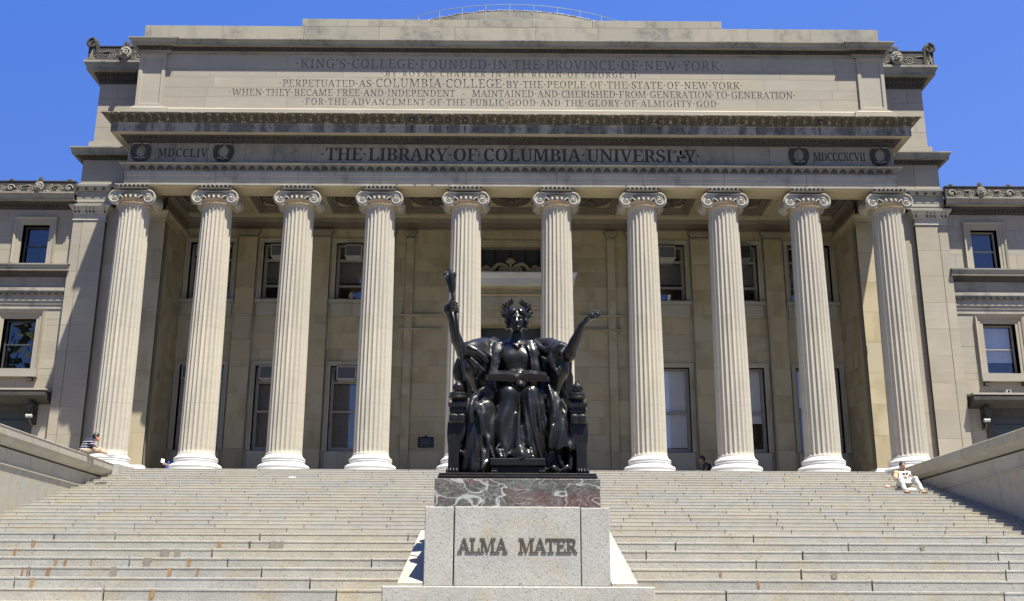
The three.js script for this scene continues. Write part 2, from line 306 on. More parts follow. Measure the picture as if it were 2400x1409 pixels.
function skinOf(f, lo, hi, cell) { // naive surface nets, with a coarse pass that skips empty space
  const n = [0, 1, 2].map((i) => Math.ceil((hi[i] - lo[i]) / cell) + 1), [nx, ny, nz] = n, B = 4;
  const val = new Float32Array(nx * ny * nz).fill(1e3), at = (i, j, k) => (k * ny + j) * nx + i;
  for (let k = 0; k < nz; k += B) for (let j = 0; j < ny; j += B) for (let i = 0; i < nx; i += B) {
    const h = B / 2 * cell, d = f(lo[0] + i * cell + h, lo[1] + j * cell + h, lo[2] + k * cell + h);
    const skip = Math.abs(d) > h * 1.7321 * 1.5 + cell;
    for (let c = k; c < Math.min(k + B, nz); c++) for (let b = j; b < Math.min(j + B, ny); b++) for (let a = i; a < Math.min(i + B, nx); a++)
      val[at(a, b, c)] = skip ? d : f(lo[0] + a * cell, lo[1] + b * cell, lo[2] + c * cell);
  }
  const vid = new Int32Array(nx * ny * nz).fill(-1), pos = [], idx = [];
  for (let k = 0; k < nz - 1; k++) for (let j = 0; j < ny - 1; j++) for (let i = 0; i < nx - 1; i++) {
    let m = 0; const v = []; for (let q = 0; q < 8; q++) { const a = val[at(i + (q & 1), j + (q >> 1 & 1), k + (q >> 2))]; v.push(a); if (a < 0) m |= 1 << q; }
    if (m === 0 || m === 255) continue;
    let x = 0, y = 0, z = 0, c = 0;
    for (let q = 0; q < 8; q++) for (const e of [1, 2, 4]) { if (q & e) continue; const p = q | e; if ((v[q] < 0) === (v[p] < 0)) continue; const t = v[q] / (v[q] - v[p]); x += (q & 1) + (e === 1 ? t : 0); y += (q >> 1 & 1) + (e === 2 ? t : 0); z += (q >> 2) + (e === 4 ? t : 0); c++; }
    vid[at(i, j, k)] = pos.length / 3; pos.push(lo[0] + (i + x / c) * cell, lo[1] + (j + y / c) * cell, lo[2] + (k + z / c) * cell);
  }
  const Q = (a, b, c, d, flip) => { if (a < 0 || b < 0 || c < 0 || d < 0) return; if (flip) idx.push(a, c, b, a, d, c); else idx.push(a, b, c, a, c, d); };
  for (let k = 1; k < nz - 1; k++) for (let j = 1; j < ny - 1; j++) for (let i = 1; i < nx - 1; i++) {
    const s = val[at(i, j, k)] < 0;
    if (s !== (val[at(i + 1, j, k)] < 0)) Q(vid[at(i, j - 1, k - 1)], vid[at(i, j, k - 1)], vid[at(i, j, k)], vid[at(i, j - 1, k)], !s);
    if (s !== (val[at(i, j + 1, k)] < 0)) Q(vid[at(i - 1, j, k - 1)], vid[at(i - 1, j, k)], vid[at(i, j, k)], vid[at(i, j, k - 1)], !s);
    if (s !== (val[at(i, j, k + 1)] < 0)) Q(vid[at(i - 1, j - 1, k)], vid[at(i, j - 1, k)], vid[at(i, j, k)], vid[at(i - 1, j, k)], !s);
  }
  const g = new THREE.BufferGeometry(); g.setAttribute('position', new THREE.BufferAttribute(new Float32Array(pos), 3)); g.setIndex(idx); g.computeVertexNormals();
  return boxUv(g);
}

// ------------------------------------------------------------------ the ground and the stairs (setting)
const FL = 5.91;                                  // portico floor
const rowU = (j) => [FL - 0.1273 * j, 1 + 0.492 * j], rowL = (k) => [2.6 - 0.13 * k, 21.25 + 0.505 * k];
{ const g = structure('ground', 'grey paved plaza at the foot of the stairs'); put('paving', box(-150, 150, -0.5, 0, 31.5, 52), M.ground, g); put('lawn', box(-150, 150, -0.5, -0.004, 52, 220), M.lawn, g); put('earth', box(-150, 150, -0.6, -0.1, -150, 31.5), M.ground, g); }
function slab(x0, x1, top, z, h, d) { const c = d > 0.595 ? 0.004 : 0.0015; const u = z - 0.005; return prismX([[z - d, top - h], [u - 0.002, top - h], [u, top - 0.026], [z, top - 0.022], [z, top - c], [z - c, top], [z - d, top]], x0, x1); }
function flight(root, rows, from, to, W, len, h, dep, mats, limit) {
  const rest = []; let count = 0;
  for (let j = from; j < to; j++) {
    const [y, z] = rows(j); let x = -W - rr(0, len);
    while (x < W) {
      const l = len * rr(0.72, 1.25), gp = rr(0.008, 0.015), x0 = Math.max(-W, x + gp), x1 = Math.min(W, x + l - 0.008); x += l;
      if (x1 - x0 < 0.15) continue;
      const g = slab(x0, x1, y + rr(-0.003, 0.003), z + rr(-0.004, 0.004), h + 0.004, dep + 0.1); const m = pick(mats);
      shiftUv(g); const px = Math.abs((x0 + x1) / 2) < (36.3 - z) * 0.5 + 1;
      if (px && limit(j) && count < 295) { put('step_slab', g, m, root); count++; } else rest.push(g);
    }
  }
  if (rest.length) { const m = put('far_step_slabs', rest, mats[0], root); m.userData.kind = 'stuff'; }
}
{ // upper flight, up to the columns
  const s = structure('upper_stairs', 'wide flight of pale granite steps rising to the columns'); seed = 77;
  flight(s, rowU, 0, 27, 12.86, 1.75, 0.127, 0.49, M.granite, (j) => j >= 3 && j <= 21);
  const core = []; for (let j = 0; j < 27; j++) { const [y, z] = rowU(j); core.push(box(-12.9, 12.9, y - 1.2, y - 0.012, z - 0.6, z - 0.03)); }
  put('stair_bed', core, M.joint, s);
}
{ const s = structure('landing', 'granite landing between the two flights'); put('paving', box(-14, 14, 1.9, 2.592, 13.2, 20.9), M.granite[0], s); }
{ // lower flight, round the pedestal
  const s = structure('lower_stairs', 'near flight of broad rough granite steps with rust stains'); seed = 4242;
  flight(s, rowL, 0, 21, 14, 2.75, 0.13, 0.505, M.graniteGrey.concat(M.granite.slice(0, 3)), (k) => k <= 10);
  const core = []; for (let k = 0; k < 21; k++) { const [y, z] = rowL(k); core.push(box(-14, 14, y - 0.9, y - 0.012, z - 0.6, z - 0.03)); }
  put('stair_bed', core, M.joint, s);
  // rust runs and patched places on the risers, as thin crusts with outlines of their own
  const rust = std({ color: lin(0.40, 0.25, 0.11), map: T.granite }), rust2 = std({ color: lin(0.30, 0.15, 0.075), map: T.granite }), patch = std({ color: lin(0.25, 0.23, 0.195), map: T.granite }), darkm = std({ color: lin(0.05, 0.045, 0.04) });
  const pts = { r: [], o: [], p: [], d: [] };
  const U = (px, k) => { const z = rowL(k)[1] + 0.002, zc = (36.3 - z) * 0.9617; return [(px - 1209) / 2489 * zc, z]; };
  const patchOf = (x, w, ya, yb, lean, z, kind, rag) => { const s = new THREE.Shape(), n = 12, L = [], R = [];
    for (let i = 0; i <= n; i++) { const t = i / n, y = ya + (yb - ya) * t, ww = w * (0.8 + rr(-rag, rag)) * (t < 0.1 || t > 0.95 ? 0.75 : 1), cx = x + lean * (t - 0.5) * w; L.push([cx - ww, y]); R.push([cx + w * (0.8 + rr(-rag, rag)), y + rr(-0.003, 0.003)]); }
    L.forEach((p, i) => i ? s.lineTo(p[0], p[1]) : s.moveTo(p[0], p[1])); R.reverse().forEach((p) => s.lineTo(p[0], p[1])); pts[kind].push(extrude(s, 0.0015, z)); };
  const blob = (k, px, wpx, a, b, lean, kind) => { // a, b: from / to as shares of the riser; a run is a bundle of drips of uneven length
    const [x, z] = U(px, k), w = wpx / 2489 * 11.5 / 2, y1 = rowL(k)[0] - 0.004, y0 = y1 - 0.122, ya = y0 + (y1 - y0) * a, yb = y0 + (y1 - y0) * b;
    if (kind === 'r' || kind === 'o') { const n = Math.max(2, Math.round(wpx / 2.6)); for (let i = 0; i < n; i++) patchOf(x + w * ((i + 0.5) / n * 2 - 1), w / n * rr(0.7, 1.25), ya + (yb - ya) * rr(0, 0.45) * rnd(), yb - rr(0, 0.012), lean * n * 0.8, z + i * 0.0001, rnd() < 0.75 ? kind : kind === 'o' ? 'r' : 'o', 0.25); }
    else patchOf(x, w, ya, yb, lean, z, kind, 0.16); };
  blob(1, 64, 9, 0, 1, 1, 'o'); blob(1, 505, 12, 0, 1, 0.6, 'o'); blob(2, 22, 9, 0, 1, 0.8, 'o'); blob(3, 120, 8, 0, 1, 1, 'r'); blob(3, 143, 7, 0, 1, 0.8, 'r'); blob(3, 204, 4, 0, 1, 0.6, 'o'); blob(3, 435, 12, 0, 1, 0.7, 'o');
  blob(4, 43, 5, 0, 1, 0.9, 'r'); blob(4, 55, 4, 0, 1, 0.9, 'r'); blob(4, 104, 11, 0, 1, 1, 'r'); blob(4, 389, 11, 0, 1, 0.8, 'o'); blob(4, 455, 6, 0, 1, 0.4, 'o'); blob(5, 68, 10, 0, 1, 0.8, 'o'); blob(6, 351, 13, 0, 1, 0.8, 'o'); blob(5, 1777, 7, 0.1, 1, -1, 'o'); blob(4, 1690, 7, 0.3, 1, -0.5, 'o');
  blob(1, 632, 24, 0, 1, 0, 'p'); blob(1, 650, 20, 0.2, 1, 0.3, 'p'); blob(2, 376, 28, 0.05, 1, 0, 'p'); blob(2, 406, 20, 0.1, 1, 0, 'p'); blob(3, 335, 24, 0, 1, 0, 'p'); blob(4, 257, 20, 0, 1, 0.2, 'p'); blob(1, 2178, 14, 0.2, 0.9, 0, 'p'); blob(4, 1960, 18, 0.2, 0.8, 0, 'p');
  blob(0, 112, 6, 0.3, 0.8, 0, 'd'); blob(1, 577, 6, 0.1, 1, -0.5, 'd'); blob(3, 526, 3, 0, 1, 0, 'd');
  put('rust_stain', pts.r, rust2, s); put('ochre_stain', pts.o, rust, s); put('brown_patch', pts.p, patch, s); put('dark_chip', pts.d, darkm, s);
}
{ const s = structure('terrace', 'stone floor of the portico and the terraces beside the stairs');
  put('portico_floor', box(-13.3, 13.3, 5.2, FL - 0.004, -8.2, 0.9), M.granite[1], s);
  for (const q of [-1, 1]) { const X = (a, b) => q < 0 ? [-b, -a] : [a, b]; put('side_terrace', box(...X(13.3, 30), 5.2, FL - 0.008, -2.6, 1.0), M.granite[0], s);
    put('kerb_block', block(...X(12.5, 17.5), 4.6, FL - 0.002, 0.98, 2.25, 0.01), M.granite[3], s); put('earth', box(...X(13.6, 40), 0, 5.2, 0.5, 21), M.ground, s); }
}
// ------------------------------------------------------------------ the cheek walls that hold the stairs
for (const q of [-1, 1]) {
  seed = 900 + q;
  const t = thing('cheek_wall', q < 0 ? 'sunlit granite cheek wall with moulded coping left of the stairs' : 'shaded granite cheek wall with moulded coping right of the stairs', 'wall', [q * 13.2, 0, 12], 'cheek walls beside the stairs');
  const X = (a, b) => q < 0 ? [-b, -a] : [a, b], top = 5.905, zE = 2.26, zN = 21.0;
  // coping: fascia with fine roll, then an ogee under it; drawn along z
  const cop = (za, zb) => { const pr = [[0, top], [-0.205, top], [-0.22, top - 0.015], [-0.215, top - 0.035], [-0.20, top - 0.045], [-0.205, top - 0.055], [-0.205, top - 0.215], [-0.195, top - 0.23], [-0.175, top - 0.235], [-0.165, top - 0.27], [-0.12, top - 0.33], [-0.07, top - 0.37], [-0.05, top - 0.385], [-0.045, top - 0.40], [0, top - 0.43]].map(([o, y]) => [o, y]);
    const g = []; for (let i = 0; i < pr.length; i++) { const a = pr[i], b = pr[(i + 1) % pr.length], f = (p, z) => [q * (12.86 + p[0]), p[1], z]; const Q = [f(a, za), f(b, za), f(b, zb), f(a, zb)]; g.push(q > 0 ? Q.reverse() : Q); }
    const tri = THREE.ShapeUtils.triangulateShape(pr.map((p) => new THREE.Vector2(p[0], p[1])), []), tt = []; for (const z of [za, zb]) for (const [a, b, c] of tri) for (const i of [a, b, c]) tt.push(q * (12.86 + pr[i][0]), pr[i][1], z);
    const e = new THREE.BufferGeometry(); e.setAttribute('position', new THREE.BufferAttribute(new Float32Array(tt), 3)); return merge([quads(g), fin(e)]); };
  const js = [zE, 3.95, 6.5, 9.1, 12.1, 14.7, 17.4, zN];
  for (let i = 0; i < js.length - 1; i++) { put('coping_stone', cop(js[i] + (i ? 0.006 : 0), js[i + 1] - 0.006), M.wall[i % 3], t);
    put('coping_stone', box(...X(12.862, 13.6), top - 0.43, top - 0.001, js[i] + (i ? 0.006 : 0), js[i + 1] - 0.006), M.wall[i % 3], t); }
  // two courses: a frieze course, a ledge, then tall slabs
  const face = (a, b, y0, y1, o, m, n) => put(n, box(...X(12.86 - o, 13.3), y0, y1, a + 0.006, b - 0.006), m, t);
  let z = zE + 0.05; while (z < zN) { const e = Math.min(zN, z + rr(1.15, 1.5)); face(z, e, 5.03, 5.42, 0, pick(M.wall), 'wall_stone'); z = e; }
  put('ledge', box(...X(12.82, 13.3), 4.995, 5.03, zE, zN), M.wall[1], t); put('ledge', box(...X(12.80, 13.3), 3.72, 3.78, 5, zN), M.wall[0], t);
  const v = [zE + 0.05, 5.7, 8.15, 10.9, 13.6, 16.4, 19, zN]; for (let i = 0; i < v.length - 1; i++) { face(v[i], v[i + 1], 3.78, 4.995, 0, M.wall[(i + 1) % 3], 'wall_stone'); face(v[i], v[i + 1], 1.5, 3.72, 0.02, M.wall[i % 3], 'wall_stone'); }
  put('wall_core', box(...X(12.875, 14.5), 0, 5.40, zE + 0.06, zN - 0.05), M.mortar, t);
}

// ------------------------------------------------------------------ stone walls of single blocks
function cutSpans(x0, x1, y0, y1, holes) { // what is left of a course once the openings are taken out
  let s = [[x0, x1]]; for (const h of holes) if (h[2] < y1 - 1e-3 && h[3] > y0 + 1e-3) { const n = []; for (const [a, b] of s) { if (h[1] <= a || h[0] >= b) { n.push([a, b]); continue; } if (h[0] > a) n.push([a, h[0]]); if (h[1] < b) n.push([h[1], b]); } s = n; }
  return s;
}
function ashlar(parent, name, x0, x1, ys, z, o = {}) {
  const mats = o.mats || M.lime, len = o.len || 1.3, holes = o.holes || [], j = (o.joint || 0.012) / 2, dep = o.depth || 0.1, core = []; let edges = [...ys];
  for (const h of holes) for (const e of [h[2], h[3]]) if (e > ys[0] && e < ys[ys.length - 1] && !edges.some((q) => Math.abs(q - e) < 0.02)) edges.push(e);
  edges.sort((a, b) => a - b);
  for (let i = 0; i < edges.length - 1; i++) { const y0 = edges[i], y1 = edges[i + 1];
    for (const [a, b] of cutSpans(x0, x1, y0, y1, holes)) {
      if (b - a < 0.02) continue;
      let g = box(a, b, y0, y1, z - dep - 0.3, z - 0.02); if (o.m4) g.applyMatrix4(o.m4); core.push(g);
      let x = a - ((i % 2) * 0.5 + rr(0, 0.2)) * len; const cuts = [a]; while (x < b) { x += len * rr(0.85, 1.15); if (x > a + 0.25 && x < b - 0.25) cuts.push(x); } cuts.push(b);
      for (let c = 0; c < cuts.length - 1; c++) { const q = block(cuts[c] + (c ? j : 0), cuts[c + 1] - (c < cuts.length - 2 ? j : 0), y0 + j, y1 - j, z - dep, z + rr(-0.002, 0.002), 0.004); if (o.m4) { q.applyMatrix4(o.m4); fin(q); } shiftUv(q); put(name, q, pick(mats), parent); }
    } }
  put(name + '_core', core, o.mortar || M.mortarPale, parent);
}
const courses = (y0, y1, n) => Array.from({ length: n + 1 }, (_, i) => y0 + (y1 - y0) * i / n);

// ------------------------------------------------------------------ lettering cut into the stone
const font = await new FontLoader().loadAsync('fonts/droid/droid_serif_regular.typeface.json');
const bold = await new FontLoader().loadAsync('fonts/droid/droid_serif_bold.typeface.json');
const capOf = (F) => { let t = 0; for (const s of F.generateShapes('H', 1)) for (const p of s.extractPoints(2).shape) t = Math.max(t, p.y); return t; };
function line(str, capH, xL, xR, y0, NARROW = 0.9, F = font) { // '{ }' sets larger capitals; '.' is the small raised point
  const CAP = capOf(F), out = []; let big = 1, w = 0; const it = [];
  for (const ch of str) { if (ch === '{') { big = 1.22; continue; } if (ch === '}') { big = 1; continue; }
    const size = capH * big / CAP, gl = F.data.glyphs[ch] || F.data.glyphs[' ']; const adv = ch === ' ' ? capH * 0.9 : ch === '.' ? capH * 0.42 : gl.ha * size * NARROW / F.data.resolution; it.push([ch, size, adv]); w += adv; }
  const gap = (xR - xL - w) / (it.length - 1); let x = xL;
  for (const [ch, size, adv] of it) {
    if (ch === '.') { const r = capH * 0.10, cx = x + adv / 2, cy = y0 + capH * 0.5; out.push({ x0: cx - r, x1: cx + r, outer: [[[cx - r, cy - r], [cx + r * 1.1, cy], [cx - r, cy + r]].map((p) => new THREE.Vector2(...p))], inner: [] }); }
    else if (ch !== ' ') { const e = { x0: x, x1: x + adv, outer: [], inner: [] }; for (const s of F.generateShapes(ch, size)) { const q = s.extractPoints(3), f = (a) => a.map((p) => new THREE.Vector2(p.x * NARROW + x, p.y + y0)); e.outer.push(f(q.shape)); for (const h of q.holes) e.inner.push(f(h)); } out.push(e); }
    x += adv + gap;
  }
  return out;
}
function inscribed(parent, name, x0, x1, y0, y1, z, letters, o) { // one course of blocks with the letters cut through their face
  const len = o.len || 2.4, cuts = [x0]; let x = x0 + len * rr(0.5, 1);
  for (const l of letters) { l.x0 = 1e9; l.x1 = -1e9; for (const q of l.outer) for (const p of q) { l.x0 = Math.min(l.x0, p.x); l.x1 = Math.max(l.x1, p.x); } }
  const so = [...letters].sort((p, q) => p.x0 - q.x0), jj = (o.joint || 0.008), ok = (c) => !so.some((q) => c > q.x0 - jj * 0.5 - 0.003 && c < q.x1 + jj * 0.5 + 0.003);
  while (x < x1 - 0.5) { let c = null; for (let t = 0; t < 900 && c === null; t++) { const d = (t % 2 ? 1 : -1) * Math.ceil(t / 2) * 0.004, e = x + d; if (e > cuts[cuts.length - 1] + 0.3 && e < x1 - 0.4 && ok(e)) c = e; } if (c !== null) cuts.push(c); x += len * rr(0.8, 1.2); }
  cuts.push(x1);
  const j = (o.joint || 0.008) / 2, back = [];
  for (let i = 0; i < cuts.length - 1; i++) {
    const a = cuts[i] + (i ? j : 0), b = cuts[i + 1] - (i < cuts.length - 2 ? j : 0), s = new THREE.Shape([new THREE.Vector2(a, y0 + j), new THREE.Vector2(b, y0 + j), new THREE.Vector2(b, y1 - j), new THREE.Vector2(a, y1 - j)]), all = [s];
    for (const l of letters) if (l.x0 > a && l.x1 < b) { for (const p of l.outer) s.holes.push(new THREE.Path(p)); for (const p of l.inner) all.push(new THREE.Shape(p)); }
    put(name, shiftUv(extrude(all, o.cut, z - o.cut)), pick(o.mats), parent);
  }
  put(name + '_backing', box(x0, x1, y0, y1, z - 0.5, z - o.cut - 0.002), o.back, parent);
}

// ------------------------------------------------------------------ the trees across the plaza, behind the viewer: the bronze and the panes mirror them
{ seed = 6060; const leaves = [], q = new THREE.Matrix4(), e = new THREE.Euler(), blobs = []; for (let i = 0; i < 26; i++) { const a = rr(0, 6.283), r = Math.sqrt(rnd()) * 4.6; blobs.push([r * Math.cos(a), rr(4.5, 12.5) - r * 0.35, r * Math.sin(a), rr(1.0, 1.9)]); }
  const pos = []; for (let i = 0; i < 2600; i++) { const b = blobs[i % blobs.length], d = V(rr(-1, 1), rr(-1, 1), rr(-1, 1)).normalize().multiplyScalar(b[3] * Math.cbrt(rr(0.3, 1))); e.set(rr(0, 6), rr(0, 6), rr(0, 6)); q.makeRotationFromEuler(e); q.setPosition(b[0] + d.x, b[1] + d.y, b[2] + d.z); const s = rr(0.22, 0.42); const c = [[-s, 0, 0], [0, s * 0.45, 0.05], [s, 0, 0], [0, -s * 0.45, 0.05]].map((p) => V(...p).applyMatrix4(q).toArray()); pos.push(c); }
  const crown = quads(pos), limbs = [tube([[0, 0, 0], [0.1, 3, 0.05], [0, 6, 0.1], [0.1, 9.5, 0]], 0.34, 10, 8, (t) => 1 - 0.7 * t)]; for (let i = 0; i < 7; i++) { const b = blobs[i * 3]; limbs.push(tube([[0.05, 3 + i * 0.5, 0], [b[0] * 0.5, (b[1] + 3.5 + i * 0.5) / 2, b[2] * 0.5], [b[0], b[1], b[2]]], 0.14, 6, 5, (t) => 1 - 0.7 * t)); }
  const trunk = merge(limbs), spots = [[-44, 62, 1.1], [-33, 58, 1.2], [-22, 64, 1.05], [-12, 60, 1.15], [-2, 66, 1.2], [8, 61, 1.05], [18, 65, 1.2], [29, 59, 1.1], [41, 63, 1.2], [-34, 30, 1.75], [-46, 38, 1.3], [36, 44, 1.0]];
  spots.forEach(([x, z, k], i) => { const t = thing('plane_tree', i > 8 ? ['tree far to the left beside the plaza, second from the stairs', 'tree far to the left beside the plaza, nearest the stairs', 'lone tree far to the right beside the plaza'][i - 9] : `leafy green tree across the plaza, ${['first', 'second', 'third', 'fourth', 'fifth', 'sixth', 'seventh', 'eighth', 'ninth'][i]} from the left in the row`, 'tree', [x, 0, z], 'trees across the plaza'); t.scale.setScalar(k); t.rotation.y = i * 1.3; mesh('trunk', trunk, M.bark, t); mesh('crown', crown, M.leaf, t); });
}

// ------------------------------------------------------------------ the library
const lib = thing('library_building', 'classical limestone library with ten Ionic columns and an inscribed attic', 'building', [0, FL, 0]);
const colX = [-13.68, -10.695, -7.715, -4.755, -1.64, 1.64, 4.755, 7.715, 10.695, 13.68];
seed = 31;
{ // --- columns: made once at the origin, then cloned
  const N = 24, per = 8, Hs = [0.58, 0.6, 0.63, 0.66, 0.7, 0.76, 1.4, 2.25, 2.268, 2.276, 2.284, 2.302, 3.6, 4.95, 4.968, 4.976, 4.984, 5.002, 6.3, 7.35, 7.368, 7.376, 7.384, 7.402, 8.4, 8.8, 9.3, 9.36, 9.41, 9.45, 9.48, 9.52, 9.58], pos = [], idx = [], W = N * per;
  for (const h of Hs) { const t = clamp((h - 0.58) / 8.9), R = 0.607 - 0.075 * Math.pow(t, 1.6) + (h < 0.64 ? 0.02 * (0.64 - h) / 0.06 : 0) + (h > 9.5 ? 0.02 * (h - 9.5) / 0.08 : 0) - ([2.276, 4.976, 7.376].includes(h) ? 0.005 : 0);
    for (let a = 0; a < W; a++) { const u = (a % per) / per, th = (a / W) * Math.PI * 2; const c = Math.abs(u - 0.5) * 2 / 0.80; // 1 at the edge of the flute
      let w = 1; const e0 = (h - 0.62) / 0.075, e1 = (9.47 - h) / 0.075; for (const e of [e0, e1]) w = Math.min(w, e <= 0 ? 0 : e >= 1 ? 1 : Math.sqrt(1 - (1 - e) * (1 - e)));
      const d = w > 0 && c < w ? 0.052 * Math.sqrt(1 - (c / w) * (c / w)) * w : 0; const r = R - d; pos.push(r * Math.sin(th), h, r * Math.cos(th)); } }
  for (let i = 0; i < Hs.length - 1; i++) for (let a = 0; a < W; a++) { const b = (a + 1) % W, p = i * W + a, q = i * W + b; idx.push(p, q, q + W, p, q + W, p + W); }
  let g = new THREE.BufferGeometry(); g.setAttribute('position', new THREE.BufferAttribute(new Float32Array(pos), 3)); g.setIndex(idx); g = fin(toCreasedNormals(g, 0.75), true);
  const uvRound = (q, k = 1) => { const p = q.attributes.position, a = new Float32Array(p.count * 2); for (let i = 0; i < p.count; i++) { a[2 * i] = Math.atan2(p.getX(i), p.getZ(i)) * 0.6; a[2 * i + 1] = p.getY(i); } q.setAttribute('uv', new THREE.BufferAttribute(a, 2)); return q; };
  uvRound(g);
  const col = new THREE.Mesh(g, M.column); col.name = 'column'; col.castShadow = col.receiveShadow = true;
  const arc = (cx, cy, r, a0, a1, n, sx = 1) => Array.from({ length: n + 1 }, (_, i) => { const a = (a0 + (a1 - a0) * i / n) * Math.PI / 180; return [cx + sx * r * Math.cos(a), cy + r * Math.sin(a)]; });
  mesh('column_base', uvRound(lathe([[0.3, 0], [0.885, 0], [0.895, 0.008], [0.895, 0.062], [0.885, 0.07], [0.80, 0.072], ...arc(0.797, 0.15, 0.078, -90, 90, 8), [0.785, 0.232], [0.785, 0.25], [0.74, 0.262], [0.715, 0.285], [0.705, 0.31], [0.715, 0.325], ...arc(0.705, 0.352, 0.026, -80, 80, 4), [0.70, 0.385], ...arc(0.7, 0.425, 0.034, -80, 80, 5), [0.69, 0.468], [0.67, 0.476], [0.67, 0.50], [0.645, 0.512], [0.627, 0.545], [0.622, 0.585]], 72)), M.base, col);
  // capital
  const cy = 9.79, vx = 0.588, R0 = 0.28;
  const neck = lathe([[0.545, 9.52], [0.57, 9.535], [0.585, 9.552], [0.578, 9.57], [0.56, 9.575], [0.565, 9.60], [0.60, 9.66], [0.63, 9.70]], 48);
  const beads = []; for (let i = 0; i < 40; i++) { const a = i / 40 * Math.PI * 2; beads.push(ball(0.588 * Math.sin(a), 9.552, 0.588 * Math.cos(a), 0.026, 0.022, 0.026, 6, 5)); }
  mesh('necking_ring', merge([neck, ...beads]), M.neck, col);
  const cap = [], rims = [], eggs = [];
  for (const sx of [-1, 1]) {
    for (const sz of [-1, 1]) {
      cap.push(cyl(sx * vx, cy, sz * 0.41, R0 - 0.01, R0 - 0.01, 0.06, 36, 'z'));
      const p = []; for (let i = 0; i <= 60; i++) { const t = i / 60 * 2.35 * 2 * Math.PI, r = (R0 - 0.018) * Math.exp(-t * 0.125); const a = Math.PI / 2 - sx * t; p.push([sx * vx + (r * Math.cos(a)) * 1, cy + r * Math.sin(a), sz * 0.455]); }
      rims.push(tube(p, 0.030, 90, 6, (t) => 1 - 0.5 * t)); rims.push(ball(sx * vx, cy, sz * 0.445, 0.052, 0.052, 0.05, 12, 8));
      rims.push(tube([[sx * vx, cy - 0.06, sz * 0.45], [sx * vx, cy - R0 * 0.75, sz * 0.45]], 0.012, 4, 5));
    }
    const b = new THREE.LatheGeometry([[0.24, -0.40], [0.235, -0.33], [0.19, -0.24], [0.145, -0.12], [0.135, -0.06], [0.165, -0.05], [0.165, 0.05], [0.135, 0.06], [0.145, 0.12], [0.19, 0.24], [0.235, 0.33], [0.24, 0.40]].map((p) => new THREE.Vector2(...p)), 28); b.rotateX(Math.PI / 2); b.translate(sx * vx, cy, 0); cap.push(fin(toCreasedNormals(b, 0.5), true));
    for (const zz of [-0.3, -0.2, 0.2, 0.3]) { const tg = new THREE.TorusGeometry(zz * zz > 0.06 ? 0.228 : 0.178, 0.014, 5, 24); tg.translate(sx * vx, cy, zz); cap.push(fin(tg, true)); }
  }
  cap.push(box(-vx, vx, cy + 0.09, cy + 0.245, -0.43, 0.43), box(-0.575, 0.575, 10.13, 10.165, -0.52, 0.52), box(-0.60, 0.60, 10.225, 10.25, -0.6, 0.6));
  for (const sz of [-1, 1]) {
    rims.push(tube([[-vx, cy + R0 - 0.018, sz * 0.455], [-0.3, cy + 0.236, sz * 0.455], [0, cy + 0.232, sz * 0.455], [0.3, cy + 0.236, sz * 0.455], [vx, cy + R0 - 0.018, sz * 0.455]], 0.028, 16, 6));
    rims.push(tube([[-0.36, cy + 0.13, sz * 0.455], [-0.2, cy + 0.1, sz * 0.46], [0, cy + 0.085, sz * 0.46], [0.2, cy + 0.1, sz * 0.46], [0.36, cy + 0.13, sz * 0.455]], 0.016, 16, 5));
    for (let i = -1; i <= 1; i++) eggs.push(ball(i * 0.17, cy - 0.03, sz * (0.575 - Math.abs(i) * 0.02), 0.055, 0.085, 0.06, 9, 7));
    for (let i = -3; i <= 3; i++) eggs.push(ball(i * 0.155, 10.195, sz * 0.555, 0.046, 0.05, 0.05, 8, 6));
    for (const s of [-1, 1]) eggs.push(tube([[s * 0.42, cy + 0.06, sz * 0.5], [s * 0.33, cy - 0.01, sz * 0.55], [s * 0.27, cy - 0.08, sz * 0.57]], 0.02, 6, 5));
  }
  for (const sx of [-1, 1]) for (let i = -3; i <= 3; i++) eggs.push(ball(sx * 0.555, 10.195, i * 0.15, 0.05, 0.05, 0.046, 8, 6));
  mesh('capital', merge(cap), M.capital, col); mesh('volute_spirals', merge(rims), M.capital, col); mesh('egg_and_dart', merge(eggs), M.capital, col);
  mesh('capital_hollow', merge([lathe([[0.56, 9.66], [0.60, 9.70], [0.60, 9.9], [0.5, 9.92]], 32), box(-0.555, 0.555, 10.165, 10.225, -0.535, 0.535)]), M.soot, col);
  colX.forEach((x, i) => { const c = i ? col.clone() : col; c.position.set(x, 0, 0); c.rotation.y = i * 5 * Math.PI / 12 * 0; c.material = M.columns[[0, 2, 1, 3, 0, 1, 2, 0, 3, 1][i]]; lib.add(c); });
}
const P = (name, geo, mat, label) => put(name, geo, mat, lib, label);

